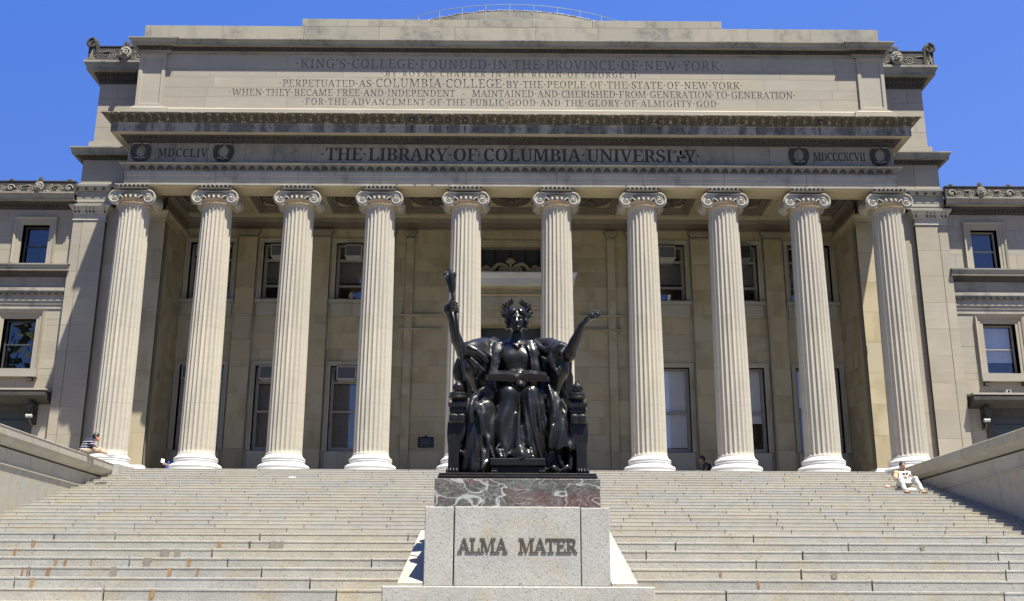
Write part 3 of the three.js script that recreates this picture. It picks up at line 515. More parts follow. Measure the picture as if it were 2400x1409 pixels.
// --- entablature over the columns
const AX = 14.0;
{
  const joints = [-AX, -10.695, -7.715, -4.755, -1.64, 1.64, 4.755, 7.715, 10.695, AX];
  for (let i = 0; i < joints.length - 1; i++) { const a = joints[i] + (i ? 0.006 : 0), b = joints[i + 1] - (i < 8 ? 0.006 : 0);
    P('architrave_block', prismX([[-0.53, 16.16], [0.53, 16.16], [0.53, 16.30], [0.552, 16.315], [0.552, 16.487], [0.574, 16.50], [0.574, 16.66], [-0.53, 16.66]], a, b), M.architrave);
    P('soffit_panel', box(a + 0.08, b - 0.08, 16.150, 16.159, -0.5, 0.5), M.soffit);
    // sunk panel under each stretch
    P('soffit_frame', [box(a + 0.62, b - 0.62, 16.125, 16.148, 0.38, 0.47), box(a + 0.62, b - 0.62, 16.125, 16.148, -0.47, -0.38), box(a + 0.62, a + 0.71, 16.125, 16.148, -0.38, 0.38), box(b - 0.71, b - 0.62, 16.125, 16.148, -0.38, 0.38)], M.soffit);
  }
  for (const q of [-1, 1]) { const X = (a, b) => q < 0 ? [-b, -a] : [a, b]; P('architrave_return', [box(...X(13.40, AX - 0.05), 16.16, 16.3, -2.1, -0.53), box(...X(13.40, AX - 0.025), 16.3, 16.49, -2.1, -0.53), box(...X(13.40, AX - 0.002), 16.49, 16.66, -2.1, -0.53)], M.architrave); }
  const FX = 13.96, FZ = 0.5, path = wrap(FX, FZ, -2.1);
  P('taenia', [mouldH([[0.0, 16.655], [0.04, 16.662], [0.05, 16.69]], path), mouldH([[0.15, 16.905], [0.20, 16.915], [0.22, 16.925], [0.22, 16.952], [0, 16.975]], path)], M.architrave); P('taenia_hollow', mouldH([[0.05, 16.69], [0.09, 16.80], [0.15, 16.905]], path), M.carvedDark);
  // palmettes of the taenia, black with soot
  const pal = []; const nP = 84;
  for (let i = 0; i < nP; i++) { const x = -13.85 + 27.7 * (i + 0.5) / nP;
    for (let l = -2; l <= 2; l++) { const a = l * 0.42; const b = new THREE.SphereGeometry(1, 6, 4); b.scale(0.024 + 0.012 * (2 - Math.abs(l)) / 2, 0.085 - 0.012 * Math.abs(l), 0.018); b.translate(0, 0.075, 0); b.rotateZ(-a); b.rotateX(0.42); b.translate(x, 16.715, FZ + 0.085); pal.push(fin(b, true)); }
    for (const s of [-1, 1]) { const b = new THREE.SphereGeometry(0.03, 6, 4); b.translate(x + s * 0.095, 16.735, FZ + 0.09); pal.push(fin(b, true)); } }
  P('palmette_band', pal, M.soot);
  const darts = []; for (let i = 0; i <= nP; i++) { const x = -13.85 + 27.7 * i / nP; darts.push(tube([[x, 16.70, FZ + 0.07], [x, 16.80, FZ + 0.11], [x, 16.90, FZ + 0.165]], 0.007, 3, 4)); }
  P('palmette_ribs', darts, M.carved);
  // frieze with its inscription
  const let1 = [...line('MDCCLIV', 0.335, -12.90, -11.08, 17.25, 0.78, bold), ...line('.THE.LIBRARY.OF.COLUMBIA.UNIVERSITY.', 0.51, -6.99, 6.94, 17.15, 0.92, bold), ...line('MDCCCXCVII', 0.33, 11.02, 12.95, 17.25, 0.68, bold)];
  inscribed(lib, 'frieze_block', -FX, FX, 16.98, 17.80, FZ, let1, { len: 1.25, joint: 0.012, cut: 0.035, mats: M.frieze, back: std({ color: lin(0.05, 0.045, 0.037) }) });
  P('frieze_return', [box(-FX, -FX + 0.3, 16.98, 17.8, -2.1, FZ - 0.04), box(FX - 0.3, FX, 16.98, 17.8, -2.1, FZ - 0.04)], M.frieze[0]);
  // bed mouldings, soffit, corona, sima
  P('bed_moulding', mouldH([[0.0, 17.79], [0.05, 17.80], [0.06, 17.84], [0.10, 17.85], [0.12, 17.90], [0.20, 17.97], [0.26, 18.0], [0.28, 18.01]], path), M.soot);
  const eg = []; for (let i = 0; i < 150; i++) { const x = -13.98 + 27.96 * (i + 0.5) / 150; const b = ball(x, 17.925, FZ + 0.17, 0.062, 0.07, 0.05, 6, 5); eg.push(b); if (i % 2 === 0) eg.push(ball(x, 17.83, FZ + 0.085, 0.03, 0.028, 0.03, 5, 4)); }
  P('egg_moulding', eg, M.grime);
  P('cornice_soffit', mouldH([[0.28, 18.01], [0.36, 18.012], [0.36, 18.02], [0.42, 18.02], [0.42, 18.005], [0.53, 18.005]], path), M.lime[1]);
  P('corona', mouldH([[0.53, 18.005], [0.53, 18.30], [0.55, 18.315], [0.55, 18.36]], path), M.corona);
  P('sima', mouldH([[0.55, 18.36], [0.56, 18.40], [0.60, 18.45], [0.68, 18.51], [0.76, 18.56], [0.80, 18.60], [0.80, 18.612], [0.83, 18.618], [0.83, 18.645]], path), M.sima); P('cornice_top', mouldH([[0.83, 18.645], [-0.1, 18.68]], path), M.soot);
  const lv = []; for (let i = 0; i < 96; i++) { const x = -14.55 + 29.1 * (i + 0.5) / 96, w = 0.10; for (const s of [-1, 0, 1]) lv.push(tube([[x + s * 0.03, 18.375, FZ + 0.565], [x + s * w * 0.75, 18.46, FZ + 0.635], [x + s * w * (0.9 - 0.25 * Math.abs(s)), 18.565, FZ + 0.785]], s ? 0.026 : 0.03, 4, 5, (t) => 0.6 + 0.6 * Math.sin(Math.PI * t))); }
  P('acanthus_leaves', lv, M.sima);
  const spout = []; for (const px of [960, 1005, 1048, 1090, 1525, 1570, 1965]) { const x = (px - 1205) / 2489 * 36.6; spout.push(ball(x, 18.46, FZ + 0.66, 0.09, 0.12, 0.09, 9, 7), ball(x, 18.40, FZ + 0.74, 0.055, 0.05, 0.05, 7, 5), ball(x - 0.06, 18.54, FZ + 0.72, 0.035, 0.035, 0.03, 5, 4), ball(x + 0.06, 18.54, FZ + 0.72, 0.035, 0.035, 0.03, 5, 4), box(x - 0.05, x + 0.035, 18.03, 18.06, FZ + 0.528, FZ + 0.536), box(x - 0.035, x + 0.02, 18.10, 18.34, FZ + 0.53, FZ + 0.534)); }
  P('lion_spouts', spout, M.soot);
  const rs = []; for (let i = 0; i < 40; i++) { const x = rr(-11, 11), y = 17.02 + rr(0, 0.05), w = rr(0.012, 0.03), h2 = rr(0.02, 0.07); rs.push(extrude(new THREE.Shape([[x - w, y], [x + w * 0.6, y - 0.008], [x + w, y + h2], [x - w * 0.4, y + h2 * 1.15]].map((p) => new THREE.Vector2(...p))), 0.002, FZ + 0.0025)); } P('rust_stain', rs, std({ color: lin(0.26, 0.14, 0.07), map: T.limeStain }));
  P('entablature_core', [box(-13.9, 13.9, 17.2, 18.66, -2.2, 0.05), box(-13.95, 13.95, 16.66, 17.2, -0.52, 0.05)], M.mortarPale);
}
{ // wreaths on the frieze
  for (const x of [-13.49, -10.49, 10.49, 13.46]) { const l = [], r = 0.305; let s0 = 0;
    for (let i = 0; i < 44; i++) { const a = Math.PI * (0.62 + 1.76 * i / 43), cx = x + r * Math.cos(a) * 0.92, cy2 = 17.44 + r * Math.sin(a) * 1.05; for (const s of [-1, 0, 1]) { const b = new THREE.SphereGeometry(1, 6, 4); b.scale(0.035, 0.075, 0.03); b.rotateZ(a + (a < Math.PI * 1.5 ? 0 : Math.PI) + s * 0.6 + rr(-0.2, 0.2)); b.translate(cx + s * 0.05 * Math.cos(a), cy2 + s * 0.05 * Math.sin(a), 0.545 + rr(-0.015, 0.02)); l.push(fin(b, true)); } }
    P('laurel_wreath', l, M.soot);
    const rb = []; for (const s of [-1, 1]) rb.push(tube([[x + s * 0.05, 17.76, 0.56], [x + s * 0.15, 17.73, 0.59], [x + s * 0.26, 17.75, 0.57], [x + s * 0.31, 17.70, 0.56]], 0.022, 8, 5), tube([[x + s * 0.02, 17.13, 0.58], [x + s * 0.1, 17.18, 0.61], [x + s * 0.19, 17.17, 0.59]], 0.02, 6, 5)); P('wreath_ribbon', rb, M.carved); }
}
{ // --- attic with the long inscription
  P('attic_plinth', [mouldH([[0.25, 18.66], [0.25, 18.98], [0.21, 19.0], [0.21, 19.12], [0.16, 19.14], [0.10, 19.2], [0.05, 19.22], [0.05, 19.27], [0, 19.29]], [[-13.92, -2.1], [-13.92, 0.5], [-12.86, 0.5], [-12.86, 0.42], [12.86, 0.42], [12.86, 0.5], [13.92, 0.5], [13.92, -2.1]])], M.lime[1]);
  const rows = [[19.29, 19.71, line('.FOR.THE.ADVANCEMENT.OF.THE.PUBLIC.GOOD.AND.THE.GLORY.OF.ALMIGHTY.GOD.', 0.255, -7.80, 7.74, 19.41)],
    [19.71, 20.09, line('.WHEN.THEY.BECAME.FREE.AND.INDEPENDENT - MAINTAINED.AND.CHERISHED.FROM.GENERATION.TO.GENERATION.', 0.275, -10.53, 10.59, 19.767)],
    [20.09, 20.54, line('.PERPETUATED.AS.{COLUMBIA.COLLEGE}.BY.THE.PEOPLE.OF.THE.STATE.OF.NEW.YORK.', 0.29, -8.69, 8.64, 20.142)],
    [20.54, 20.87, line('.BY.ROYAL.CHARTER.IN.THE.REIGN.OF.GEORGE.II.', 0.235, -4.89, 4.83, 20.59)],
    [20.87, 21.44, line(".KING'S.COLLEGE.FOUNDED.IN.THE.PROVINCE.OF.NEW.YORK.", 0.385, -8.12, 7.97, 20.918)]];
  for (const [a, b, l] of rows) inscribed(lib, 'attic_block', -12.93, 12.93, a, b, 0.42, l, { len: 2.6, joint: 0.006, cut: 0.03, mats: M.lime, back: std({ color: lin(0.21, 0.19, 0.16) }) });
  for (const q of [-1, 1]) { const X = (a, b) => q < 0 ? [-b, -a] : [a, b]; const [a, b] = X(12.93, 13.92);
    // end piers with a sunk panel
    P('attic_pier', [box(a, b, 19.27, 21.44, -0.6, 0.455), mouldV([[0, 0], [0.03, 0.045], [0.155, 0.045], [0.155, 0]], [[a + 0.155, 19.42], [a + 0.155, 21.32], [b - 0.155, 21.32], [b - 0.155, 19.42]], 0.456, true), box(a + 0.16, b - 0.16, 19.27, 19.30, 0.44, 0.5), box(a, b, 21.41, 21.44, 0.44, 0.5)], M.lime[1]);
    P('attic_side', box(...X(13.5, 13.90), 18.7, 21.5, -2.1, 0.3), M.lime[0]); }
  const ap = [[-13.92, -2.1], [-13.92, 0.5], [-12.80, 0.5], [-12.80, 0.42], [12.80, 0.42], [12.80, 0.5], [13.92, 0.5], [13.92, -2.1]];
  P('attic_band', mouldH([[0.0, 21.43], [0.03, 21.435], [0.03, 21.53], [0.05, 21.55]], ap), M.frieze[2]);
  P('attic_bed_moulding', mouldH([[0.05, 21.55], [0.06, 21.58], [0.10, 21.66], [0.13, 21.68], [0.13, 21.70]], ap), M.soot);
  const eg = []; for (let i = 0; i < 150; i++) { const x = -12.7 + 25.4 * (i + 0.5) / 150; eg.push(ball(x, 21.625, 0.42 + 0.10, 0.05, 0.06, 0.05, 6, 5)); }
  for (const q of [-1, 1]) for (let i = 0; i < 6; i++) eg.push(ball(q * (12.95 + 0.17 * i), 21.625, 0.60, 0.05, 0.06, 0.05, 6, 5));
  P('attic_egg_moulding', eg, M.grime);
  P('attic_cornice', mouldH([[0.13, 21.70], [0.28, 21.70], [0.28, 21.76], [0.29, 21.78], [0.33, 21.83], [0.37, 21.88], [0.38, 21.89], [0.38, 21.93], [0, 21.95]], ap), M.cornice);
  ashlar(lib, 'parapet_block', -13.92, 13.92, [21.93, 22.74], 0.30, { len: 2.7, mats: M.stain, joint: 0.008 });
  ashlar(lib, 'parapet_block', -7.98, 7.98, [22.74, 23.06], 0.30, { len: 2.3, mats: M.stain, joint: 0.008 });
  P('attic_core', [box(-13.45, 13.45, 18.68, 21.92, -2.2, -0.12), box(-13.9, 13.9, 21.93, 22.73, -2.2, -0.12), box(-7.97, 7.97, 22.73, 23.05, -2.2, -0.12)], M.mortarPale);
}
{ // --- low stepped dome far behind, with its railing
  P('dome', lathe([[9.45, 24], [9.45, 28.9], [9.5, 29.1], [9.5, 29.90], [9.35, 29.98], [8.4, 30.0], [8.4, 30.3], [7.2, 30.4], [5, 31.4], [2, 32.1], [0.001, 32.3]], 96, 0, 0, -19.9), M.stain[1]);
  const e = []; for (let i = 0; i < 130; i++) { const a = (i / 130 - 0.5) * 2.2; e.push(ball(9.42 * Math.sin(a), 29.97 + rr(-0.02, 0.03), -19.9 + 9.42 * Math.cos(a), rr(0.08, 0.16), rr(0.02, 0.035), 0.1, 5, 4)); } P('dome_edge_stones', e, M.base);
}
{ const t = thing('roof_railing', 'thin pale green railing curving along the edge of the dome', 'railing', [0, 28.3, -9.4]); const R = 10.5, zc = -19.9;
  const pt = (a, y) => [R * Math.sin(a), y, zc + R * Math.cos(a)]; const arcP = (y) => Array.from({ length: 25 }, (_, i) => pt(-0.75 + 1.5 * i / 24, y));
  put('top_rail', tube(arcP(29.66), 0.017, 80, 5), M.copper, t); put('bottom_rail', tube(arcP(28.86), 0.022, 80, 5), M.copper, t);
  for (let i = -6; i <= 6; i++) { const a = (i * 1.17 - 0.08) / R; put('rail_post', tube([pt(a, 28.3), pt(a, 29.66)], 0.018, 2, 5), i % 3 ? M.copper : M.cable, t); } }

// ------------------------------------------------------------------ flanking piers, the main block behind and the wings
seed = 555;
const mir = (q, a, b) => q < 0 ? [-b, -a] : [a, b];
function lionHead(x, y, z, s) { const L = [], S = (dx, dy, dz, a, b, c) => L.push(ball(x + dx * s, y + dy * s, z + dz * s, a * s, b * s, c * s, 9, 7));
  S(0, 0, 0, 0.16, 0.19, 0.10); for (let i = 0; i < 14; i++) { const a = i / 14 * 6.283; S(0.15 * Math.cos(a), 0.02 + 0.17 * Math.sin(a), 0.03, 0.05, 0.06, 0.06); }
  S(0, 0.0, 0.10, 0.10, 0.12, 0.09); S(0, -0.05, 0.19, 0.055, 0.05, 0.05); S(-0.05, 0.05, 0.17, 0.035, 0.025, 0.03); S(0.05, 0.05, 0.17, 0.035, 0.025, 0.03); S(0, 0.02, 0.18, 0.022, 0.06, 0.04); S(-0.05, -0.075, 0.15, 0.035, 0.035, 0.04); S(0.05, -0.075, 0.15, 0.035, 0.035, 0.04); S(0, -0.15, 0.12, 0.06, 0.03, 0.05); S(-0.11, 0.13, 0.08, 0.035, 0.04, 0.03); S(0.11, 0.13, 0.08, 0.035, 0.04, 0.03); return merge(L); }
const lionPlume = (x, y, z, s) => merge([ball(x, y + 0.10 * s, z, 0.12 * s, 0.17 * s, 0.06 * s, 10, 7), ball(x - 0.09 * s, y + 0.02, z, 0.06 * s, 0.09 * s, 0.05 * s), ball(x + 0.09 * s, y + 0.02, z, 0.06 * s, 0.09 * s, 0.05 * s), ball(x, y - 0.28 * s, z + 0.15 * s, 0.045 * s, 0.02 * s, 0.06 * s)]);
function spiral(cx, cy, r, dir, a0, turns, z, t = 0.016) { const p = []; for (let i = 0; i <= 26; i++) { const k = i / 26, a = a0 + dir * k * turns * 6.283, q = r * (1 - 0.88 * k); p.push([cx + q * Math.cos(a), cy + q * Math.sin(a), z]); } return tube(p, t, 34, 5, (k) => 1 - 0.3 * k); }
function scrolls(x0, x1, y, h, z) { // running acanthus scroll between x0 and x1
  const g = [], n = Math.max(1, Math.round((x1 - x0) / (h * 1.25))), w = (x1 - x0) / n;
  for (let i = 0; i < n; i++) { const cx = x0 + w * (i + 0.5), d = i % 2 ? 1 : -1; g.push(spiral(cx, y, h * 0.40, d, d > 0 ? -2.6 : -0.5, 1.9, z, 0.017)); g.push(ball(cx, y, z, 0.03, 0.03, 0.025, 7, 5));
    g.push(tube([[cx - w * 0.62, y + d * h * 0.32, z - 0.01], [cx - w * 0.3, y + d * h * 0.36, z + 0.01], [cx, y + d * h * 0.42, z]], 0.018, 8, 5));
    for (let l = 0; l < 4; l++) { const a = rr(0, 6.283), r = h * rr(0.32, 0.5); g.push(ball(cx + r * 1.2 * Math.cos(a), y + r * Math.sin(a), z, rr(0.02, 0.05), rr(0.012, 0.03), 0.02, 6, 4)); } }
  return merge(g);
}
function cheneau(x0, x1, y0, y1, z, lions, rosettes) { // sooty gutter wall with carved scrolls, masks and knobs
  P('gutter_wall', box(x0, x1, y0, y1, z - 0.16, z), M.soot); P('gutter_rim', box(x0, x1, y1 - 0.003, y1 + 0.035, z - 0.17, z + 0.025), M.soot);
  const h = (y1 - y0) * 0.72, y = y0 + h * 0.52, s = (y1 - y0) / 0.5; let pts = [x0, ...lions.map((l) => [l - 0.2 * s, l + 0.2 * s]).flat(), ...rosettes.map((l) => [l - 0.17 * s, l + 0.17 * s]).flat(), x1].sort((a, b) => a - b);
  const g = []; for (let i = 0; i < pts.length - 1; i += 2) if (pts[i + 1] - pts[i] > 0.12) g.push(scrolls(pts[i], pts[i + 1], y, h, z + 0.012));
  for (const r of rosettes) { g.push(spiral(r, y, h * 0.5, 1, 0, 1.3, z + 0.02, 0.026), spiral(r, y, h * 0.3, 1, 2, 1.1, z + 0.03, 0.024), ball(r, y, z + 0.02, 0.05, 0.05, 0.04)); }
  P('carved_scrolls', g, M.carved);
  for (const r of rosettes) P('gutter_knob', [ball(r, y1 + 0.06, z - 0.03, 0.09, 0.08, 0.07), ball(r - 0.07, y1 + 0.03, z - 0.03, 0.05, 0.05, 0.05), ball(r + 0.07, y1 + 0.03, z - 0.03, 0.05, 0.05, 0.05)], M.soot);
  for (const l of lions) { P('lion_mask', lionHead(l, y + 0.02, z + 0.06, 1.05 * s), M.carved); P('mask_plume', lionPlume(l, y1 - 0.02, z + 0.0, 0.95 * s), M.soot); }
}
for (const q of [-1, 1]) {
  const X = (a, b) => mir(q, a, b), pth = (w, z) => q < 0 ? [[-w, -6], [-w, z], [-13.9, z]] : [[13.9, z], [w, z], [w, -6]];
  const B = (n, a, b, y0, y1, z0, z1, m) => P(n, box(...X(a, b), y0, y1, z0, z1), m);
  // corner pier with a joint near its outer edge; a base and a carved cap
  ashlar(lib, 'pier_block', ...X(15.55, 16.42), courses(FL + 0.55, 15.72, 9), -2.10, { len: 3, mats: M.lime, joint: 0.004 });
  ashlar(lib, 'pier_block', ...X(16.435, 16.78), courses(FL + 0.55, 15.72, 9), -2.10, { len: 3, mats: M.lime, joint: 0.004 });
  B('pier_base', 15.50, 16.84, FL, FL + 0.54, -2.5, -2.04, M.base);
  const cp = q < 0 ? [[-16.78, -6], [-16.78, -2.1], [-15.55, -2.1], [-15.55, -2.6]] : [[15.55, -2.6], [15.55, -2.1], [16.78, -2.1], [16.78, -6]];
  P('pier_cap', mouldH([[0, 15.72], [0.03, 15.73], [0.03, 15.77], [0.0, 15.79], [0.0, 15.98], [0.03, 16.0], [0.05, 16.04], [0.07, 16.12], [0.12, 16.2], [0.17, 16.27], [0.18, 16.34], [0, 16.36]], cp), M.capital);
  const pc = []; for (let i = 0; i < 9; i++) { const x = q * (15.60 + 1.13 * i / 8); if (i === 1 || i === 2 || i === 6) continue; pc.push(ball(x, 16.07, -2.03, 0.035, 0.05, 0.03, 6, 5), ball(x, 16.19, -1.98, 0.025, 0.03, 0.025, 6, 4), ball(x + 0.04, 16.02, -2.045, 0.015, 0.03, 0.015, 5, 4)); }
  P('cap_palmettes', pc, M.soot);
  // recessed strip between pier and portico, and the anta at the corner of the porch
  ashlar(lib, 'pier_block', ...X(14.0, 15.55), courses(FL + 0.3, 16.30, 9), -2.30, { len: 3, mats: M.lime, joint: 0.004 });
  ashlar(lib, 'anta_block', ...X(13.25, 14.0), courses(FL + 0.5, 15.75, 8), -2.10, { len: 3, mats: M.porch, joint: 0.008 });
  B('anta_core', 13.26, 13.99, FL, 16.15, -2.8, -2.125, M.porch[1]);
  P('anta_base', mouldH([[0.1, FL], [0.1, FL + 0.16], [0.07, FL + 0.2], [0.05, FL + 0.3], [0.08, FL + 0.36], [0.03, FL + 0.42], [0.0, FL + 0.5]], q < 0 ? [[-14.0, -2.4], [-14.0, -2.1], [-13.25, -2.1], [-13.25, -4.9]] : [[13.25, -4.9], [13.25, -2.1], [14.0, -2.1], [14.0, -2.4]]), M.base);
  P('anta_cap', mouldH([[0, 15.75], [0.03, 15.76], [0.03, 15.8], [0.0, 15.82], [0.04, 15.98], [0.1, 16.08], [0.1, 16.16]], q < 0 ? [[-14.0, -2.4], [-14.0, -2.1], [-13.25, -2.1], [-13.25, -4.9]] : [[13.25, -4.9], [13.25, -2.1], [14.0, -2.1], [14.0, -2.4]]), M.porch[0]);
  // its entablature
  P('flank_architrave', mouldH([[0.0, 16.36], [0.0, 16.46], [0.02, 16.465], [0.02, 16.58], [0.03, 16.60], [0.03, 16.88], [0.10, 16.92], [0.17, 17.06], [0.18, 17.13], [0.02, 17.14], [0.02, 17.22], [0, 17.23]], pth(16.70, -2.06)), M.architrave);
  const fp = []; for (let i = 0; i < 8; i++) { const x = q * (14.35 + i * 0.335); for (let l = -1; l <= 1; l++) { const b = new THREE.SphereGeometry(1, 6, 4); b.scale(0.03, 0.085 - 0.02 * Math.abs(l), 0.02); b.translate(0, 0.06, 0); b.rotateZ(-l * 0.6); b.rotateX(0.35); b.translate(x, 16.92, -1.945); fp.push(fin(b, true)); } } P('flank_palmettes', fp, M.soot);
  ashlar(lib, 'flank_frieze_block', ...X(13.95, 16.66), [17.22, 18.22], -2.06, { len: 1.9, mats: M.lime, joint: 0.01 });
  P('flank_bed_moulding', mouldH([[0.0, 18.20], [0.03, 18.21], [0.10, 18.27], [0.18, 18.31], [0.24, 18.33]], pth(16.66, -2.06)), M.soot);
  const eg = []; for (let i = 0; i < 15; i++) eg.push(ball(q * (14.1 + i * 0.18), 18.27, -1.94, 0.055, 0.045, 0.045, 6, 5)); P('flank_egg_moulding', eg, M.grime);
  P('flank_cornice', mouldH([[0.24, 18.33], [0.34, 18.33], [0.34, 18.42], [0.36, 18.44], [0.40, 18.54], [0.42, 18.56], [0.42, 18.61], [-0.2, 18.64]], pth(16.66, -2.06)), M.cornice);
  // main block above
  B('main_block_plinth', 13.5, 16.56, 18.60, 19.02, -6, -2.12, M.lime[2]);
  ashlar(lib, 'main_block_stone', ...X(13.7, 16.42), courses(19.02, 21.56, 4), -2.20, { len: 1.6, mats: M.lime, joint: 0.008 });
  B('main_block_side', 14, 16.41, 18.6, 22.3, -30, -2.6, M.lime[0]);
  P('main_bed_moulding', mouldH([[0, 21.54], [0.03, 21.56], [0.04, 21.60], [0.09, 21.68], [0.11, 21.70], [0.11, 21.74], [0.16, 21.82], [0.2, 21.9], [0.22, 21.94]], pth(16.42, -2.20)), M.soot);
  const me = []; for (let i = 0; i < 14; i++) { me.push(ball(q * (14.2 + i * 0.17), 21.65, -2.11, 0.04, 0.06, 0.04, 6, 5), ball(q * (14.2 + i * 0.17), 21.84, -2.03, 0.04, 0.06, 0.04, 6, 5)); } P('main_egg_moulding', me, M.grime);
  P('main_cornice', mouldH([[0.22, 21.95], [0.44, 21.95], [0.44, 22.05], [0.46, 22.09], [0.53, 22.22], [0.55, 22.24], [0.55, 22.34], [-0.2, 22.37]], pth(16.42, -2.20)), M.cornice);
  const lx = q * 15.34, e = X(13.6, 16.86);
  cheneau(e[0], e[1], 22.36, 22.95, -1.74, [lx], []);
  // corner scroll on the gutter
  { const s = q, p = []; const ax = s * 16.70; const shp = [[ax - s * 0.22, 22.36], [ax - s * 0.2, 22.8], [ax - s * 0.16, 23.1], [ax - s * 0.02, 23.27]]; P('corner_scroll', [tube(shp.map(([x, y]) => [x, y, -1.75]), 0.085, 16, 7), spiral(ax, 23.08, 0.22, -s, Math.PI / 2, 1.6, -1.70, 0.065), cyl(ax, 23.08, -1.78, 0.2, 0.2, 0.1, 18, 'z'), box(Math.min(ax - s * 0.2, ax + s * 0.12), Math.max(ax - s * 0.2, ax + s * 0.12), 22.36, 23.0, -1.9, -1.735)], M.grime);
    P('corner_scroll_rim', [spiral(ax, 23.08, 0.13, -s, Math.PI / 2, 1.4, -1.70, 0.025), tube([[ax + s * 0.05, 22.4, -1.72], [ax + s * 0.0, 22.7, -1.72], [ax - s * 0.05, 22.95, -1.72]], 0.03, 8, 5)], M.carved); }
  // --- wing
  const up = [q * 18.235 - 0.51, q * 18.235 + 0.51, 14.05, 15.60], lw = [q * 18.38 - 0.61, q * 18.38 + 0.61, 9.96, 11.86], dr = [q * 19.2 - 1.55, q * 19.2 + 1.55, FL, 8.55];
  const holes = [up, lw, dr, ...[23.0].map((x) => [q * x - 0.51, q * x + 0.51, 14.05, 15.6]), ...[23.0].map((x) => [q * x - 0.61, q * x + 0.61, 9.96, 11.86])];
  ashlar(lib, 'wing_block', ...X(16.80, 26), [...courses(FL, 12.25, 10)], -2.30, { len: 1.45, mats: M.lime, holes, joint: 0.005 });
  ashlar(lib, 'wing_block', ...X(16.70, 26), [13.9, ...courses(14.05, 16.25, 4)], -2.30, { len: 1.45, mats: M.lime, holes, joint: 0.005 });
  const wp = q < 0 ? [[-26, -2.3], [-16.7, -2.3]] : [[16.7, -2.3], [26, -2.3]];
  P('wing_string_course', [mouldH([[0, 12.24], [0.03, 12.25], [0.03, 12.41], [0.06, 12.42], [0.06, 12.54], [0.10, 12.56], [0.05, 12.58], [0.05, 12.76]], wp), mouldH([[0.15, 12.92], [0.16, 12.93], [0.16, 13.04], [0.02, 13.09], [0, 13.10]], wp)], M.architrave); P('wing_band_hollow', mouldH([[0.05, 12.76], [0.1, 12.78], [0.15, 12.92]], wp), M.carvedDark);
  const wpal = []; for (let i = 0; i < 28; i++) { const x = q * (16.85 + i * 0.262); for (let l = -1; l <= 1; l++) { const b = new THREE.SphereGeometry(1, 6, 4); b.scale(0.026, 0.075 - 0.015 * Math.abs(l), 0.02); b.translate(0, 0.05, 0); b.rotateZ(-l * 0.65); b.rotateX(0.4); b.translate(x, 12.79, -2.175); wpal.push(fin(b, true)); } } P('wing_palmettes', wpal, M.soot);
  ashlar(lib, 'wing_frieze_block', ...X(16.72, 26), [13.10, 13.52], -2.30, { len: 1.6, mats: M.stain, joint: 0.008 });
  P('wing_string_bed', mouldH([[0, 13.50], [0.05, 13.54], [0.12, 13.60], [0.16, 13.66], [0.18, 13.69]], wp), M.soot);
  P('wing_string_cornice', mouldH([[0.18, 13.69], [0.30, 13.69], [0.30, 13.78], [0.32, 13.80], [0.36, 13.90], [0.36, 13.95], [-0.1, 13.98]], wp), M.cornice);
  P('wing_bed_moulding', mouldH([[0, 16.22], [0.04, 16.25], [0.08, 16.31], [0.14, 16.36], [0.16, 16.40], [0.22, 16.44], [0.26, 16.46]], wp), M.soot);
  const we = []; for (let i = 0; i < 52; i++) we.push(ball(q * (16.8 + i * 0.15), 16.34, -2.17, 0.04, 0.05, 0.04, 6, 4)); P('wing_egg_moulding', we, M.grime);
  P('wing_cornice', mouldH([[0.26, 16.47], [0.52, 16.47], [0.52, 16.53], [0.54, 16.56], [0.60, 16.66], [0.62, 16.68], [0.62, 16.74], [-0.3, 16.76]], wp), M.cornice);
  cheneau(...X(16.72, 26), 16.75, 17.19, -1.80, [q * 18.08, q * 22.5], [q * 16.97, q * 19.2, q * 21.4, q * 23.6]);
  // wing windows: stone frames, sills on brackets, sashes
  const frame = (h, o, sill) => { P('window_frame', mouldV([[0, -0.32], [0, 0.03], [0.10, 0.035], [0.11, 0.06], [0.21, 0.065], [0.22, 0.10], [0.29, 0.13], [0.30, 0.0]], o ? [[h[0], h[2]], [h[0], h[3]], [h[1], h[3]], [h[1], h[2]]] : Upath(...h), -2.30, !!o), M.lime[3]);
    if (sill) { P('window_sill', [box(h[0] - 0.30, h[1] + 0.30, h[2] - 0.33, h[2] - 0.22, -2.3, -2.12), box(h[0] - 0.27, h[1] + 0.27, h[2] - 0.22, h[2] - 0.02, -2.3, -2.18)], M.lime[4]); for (const s of [h[0] - 0.1, h[1] + 0.1]) P('sill_bracket', box(s - 0.12, s + 0.05, h[2] - 0.48, h[2] - 0.33, -2.3, -2.14), M.soot); } };
  frame(up, false, false); frame(lw, true, true);
  const sash = (h, rail, kind) => { const z = -2.58, m = kind === 'dark' ? M.sashDark : M.sash, w = 0.055, f = [box(h[0], h[0] + w, h[2], h[3], z - 0.05, z + 0.03), box(h[1] - w, h[1], h[2], h[3], z - 0.05, z + 0.03), box(h[0] + w, h[1] - w, h[2], h[2] + 0.07, z - 0.05, z + 0.03), box(h[0] + w, h[1] - w, h[3] - 0.06, h[3], z - 0.05, z + 0.03), box(h[0] + w, h[1] - w, rail - 0.025, rail + 0.025, z - 0.05, z + 0.035)];
    const s = P('sash_window', f, m); put('pane', box(h[0] + w, h[1] - w, h[2] + 0.07, rail - 0.025, z - 0.012, z - 0.006), M.glass, s); put('pane', box(h[0] + w, h[1] - w, rail + 0.025, h[3] - 0.06, z - 0.012, z - 0.006), M.glass, s);
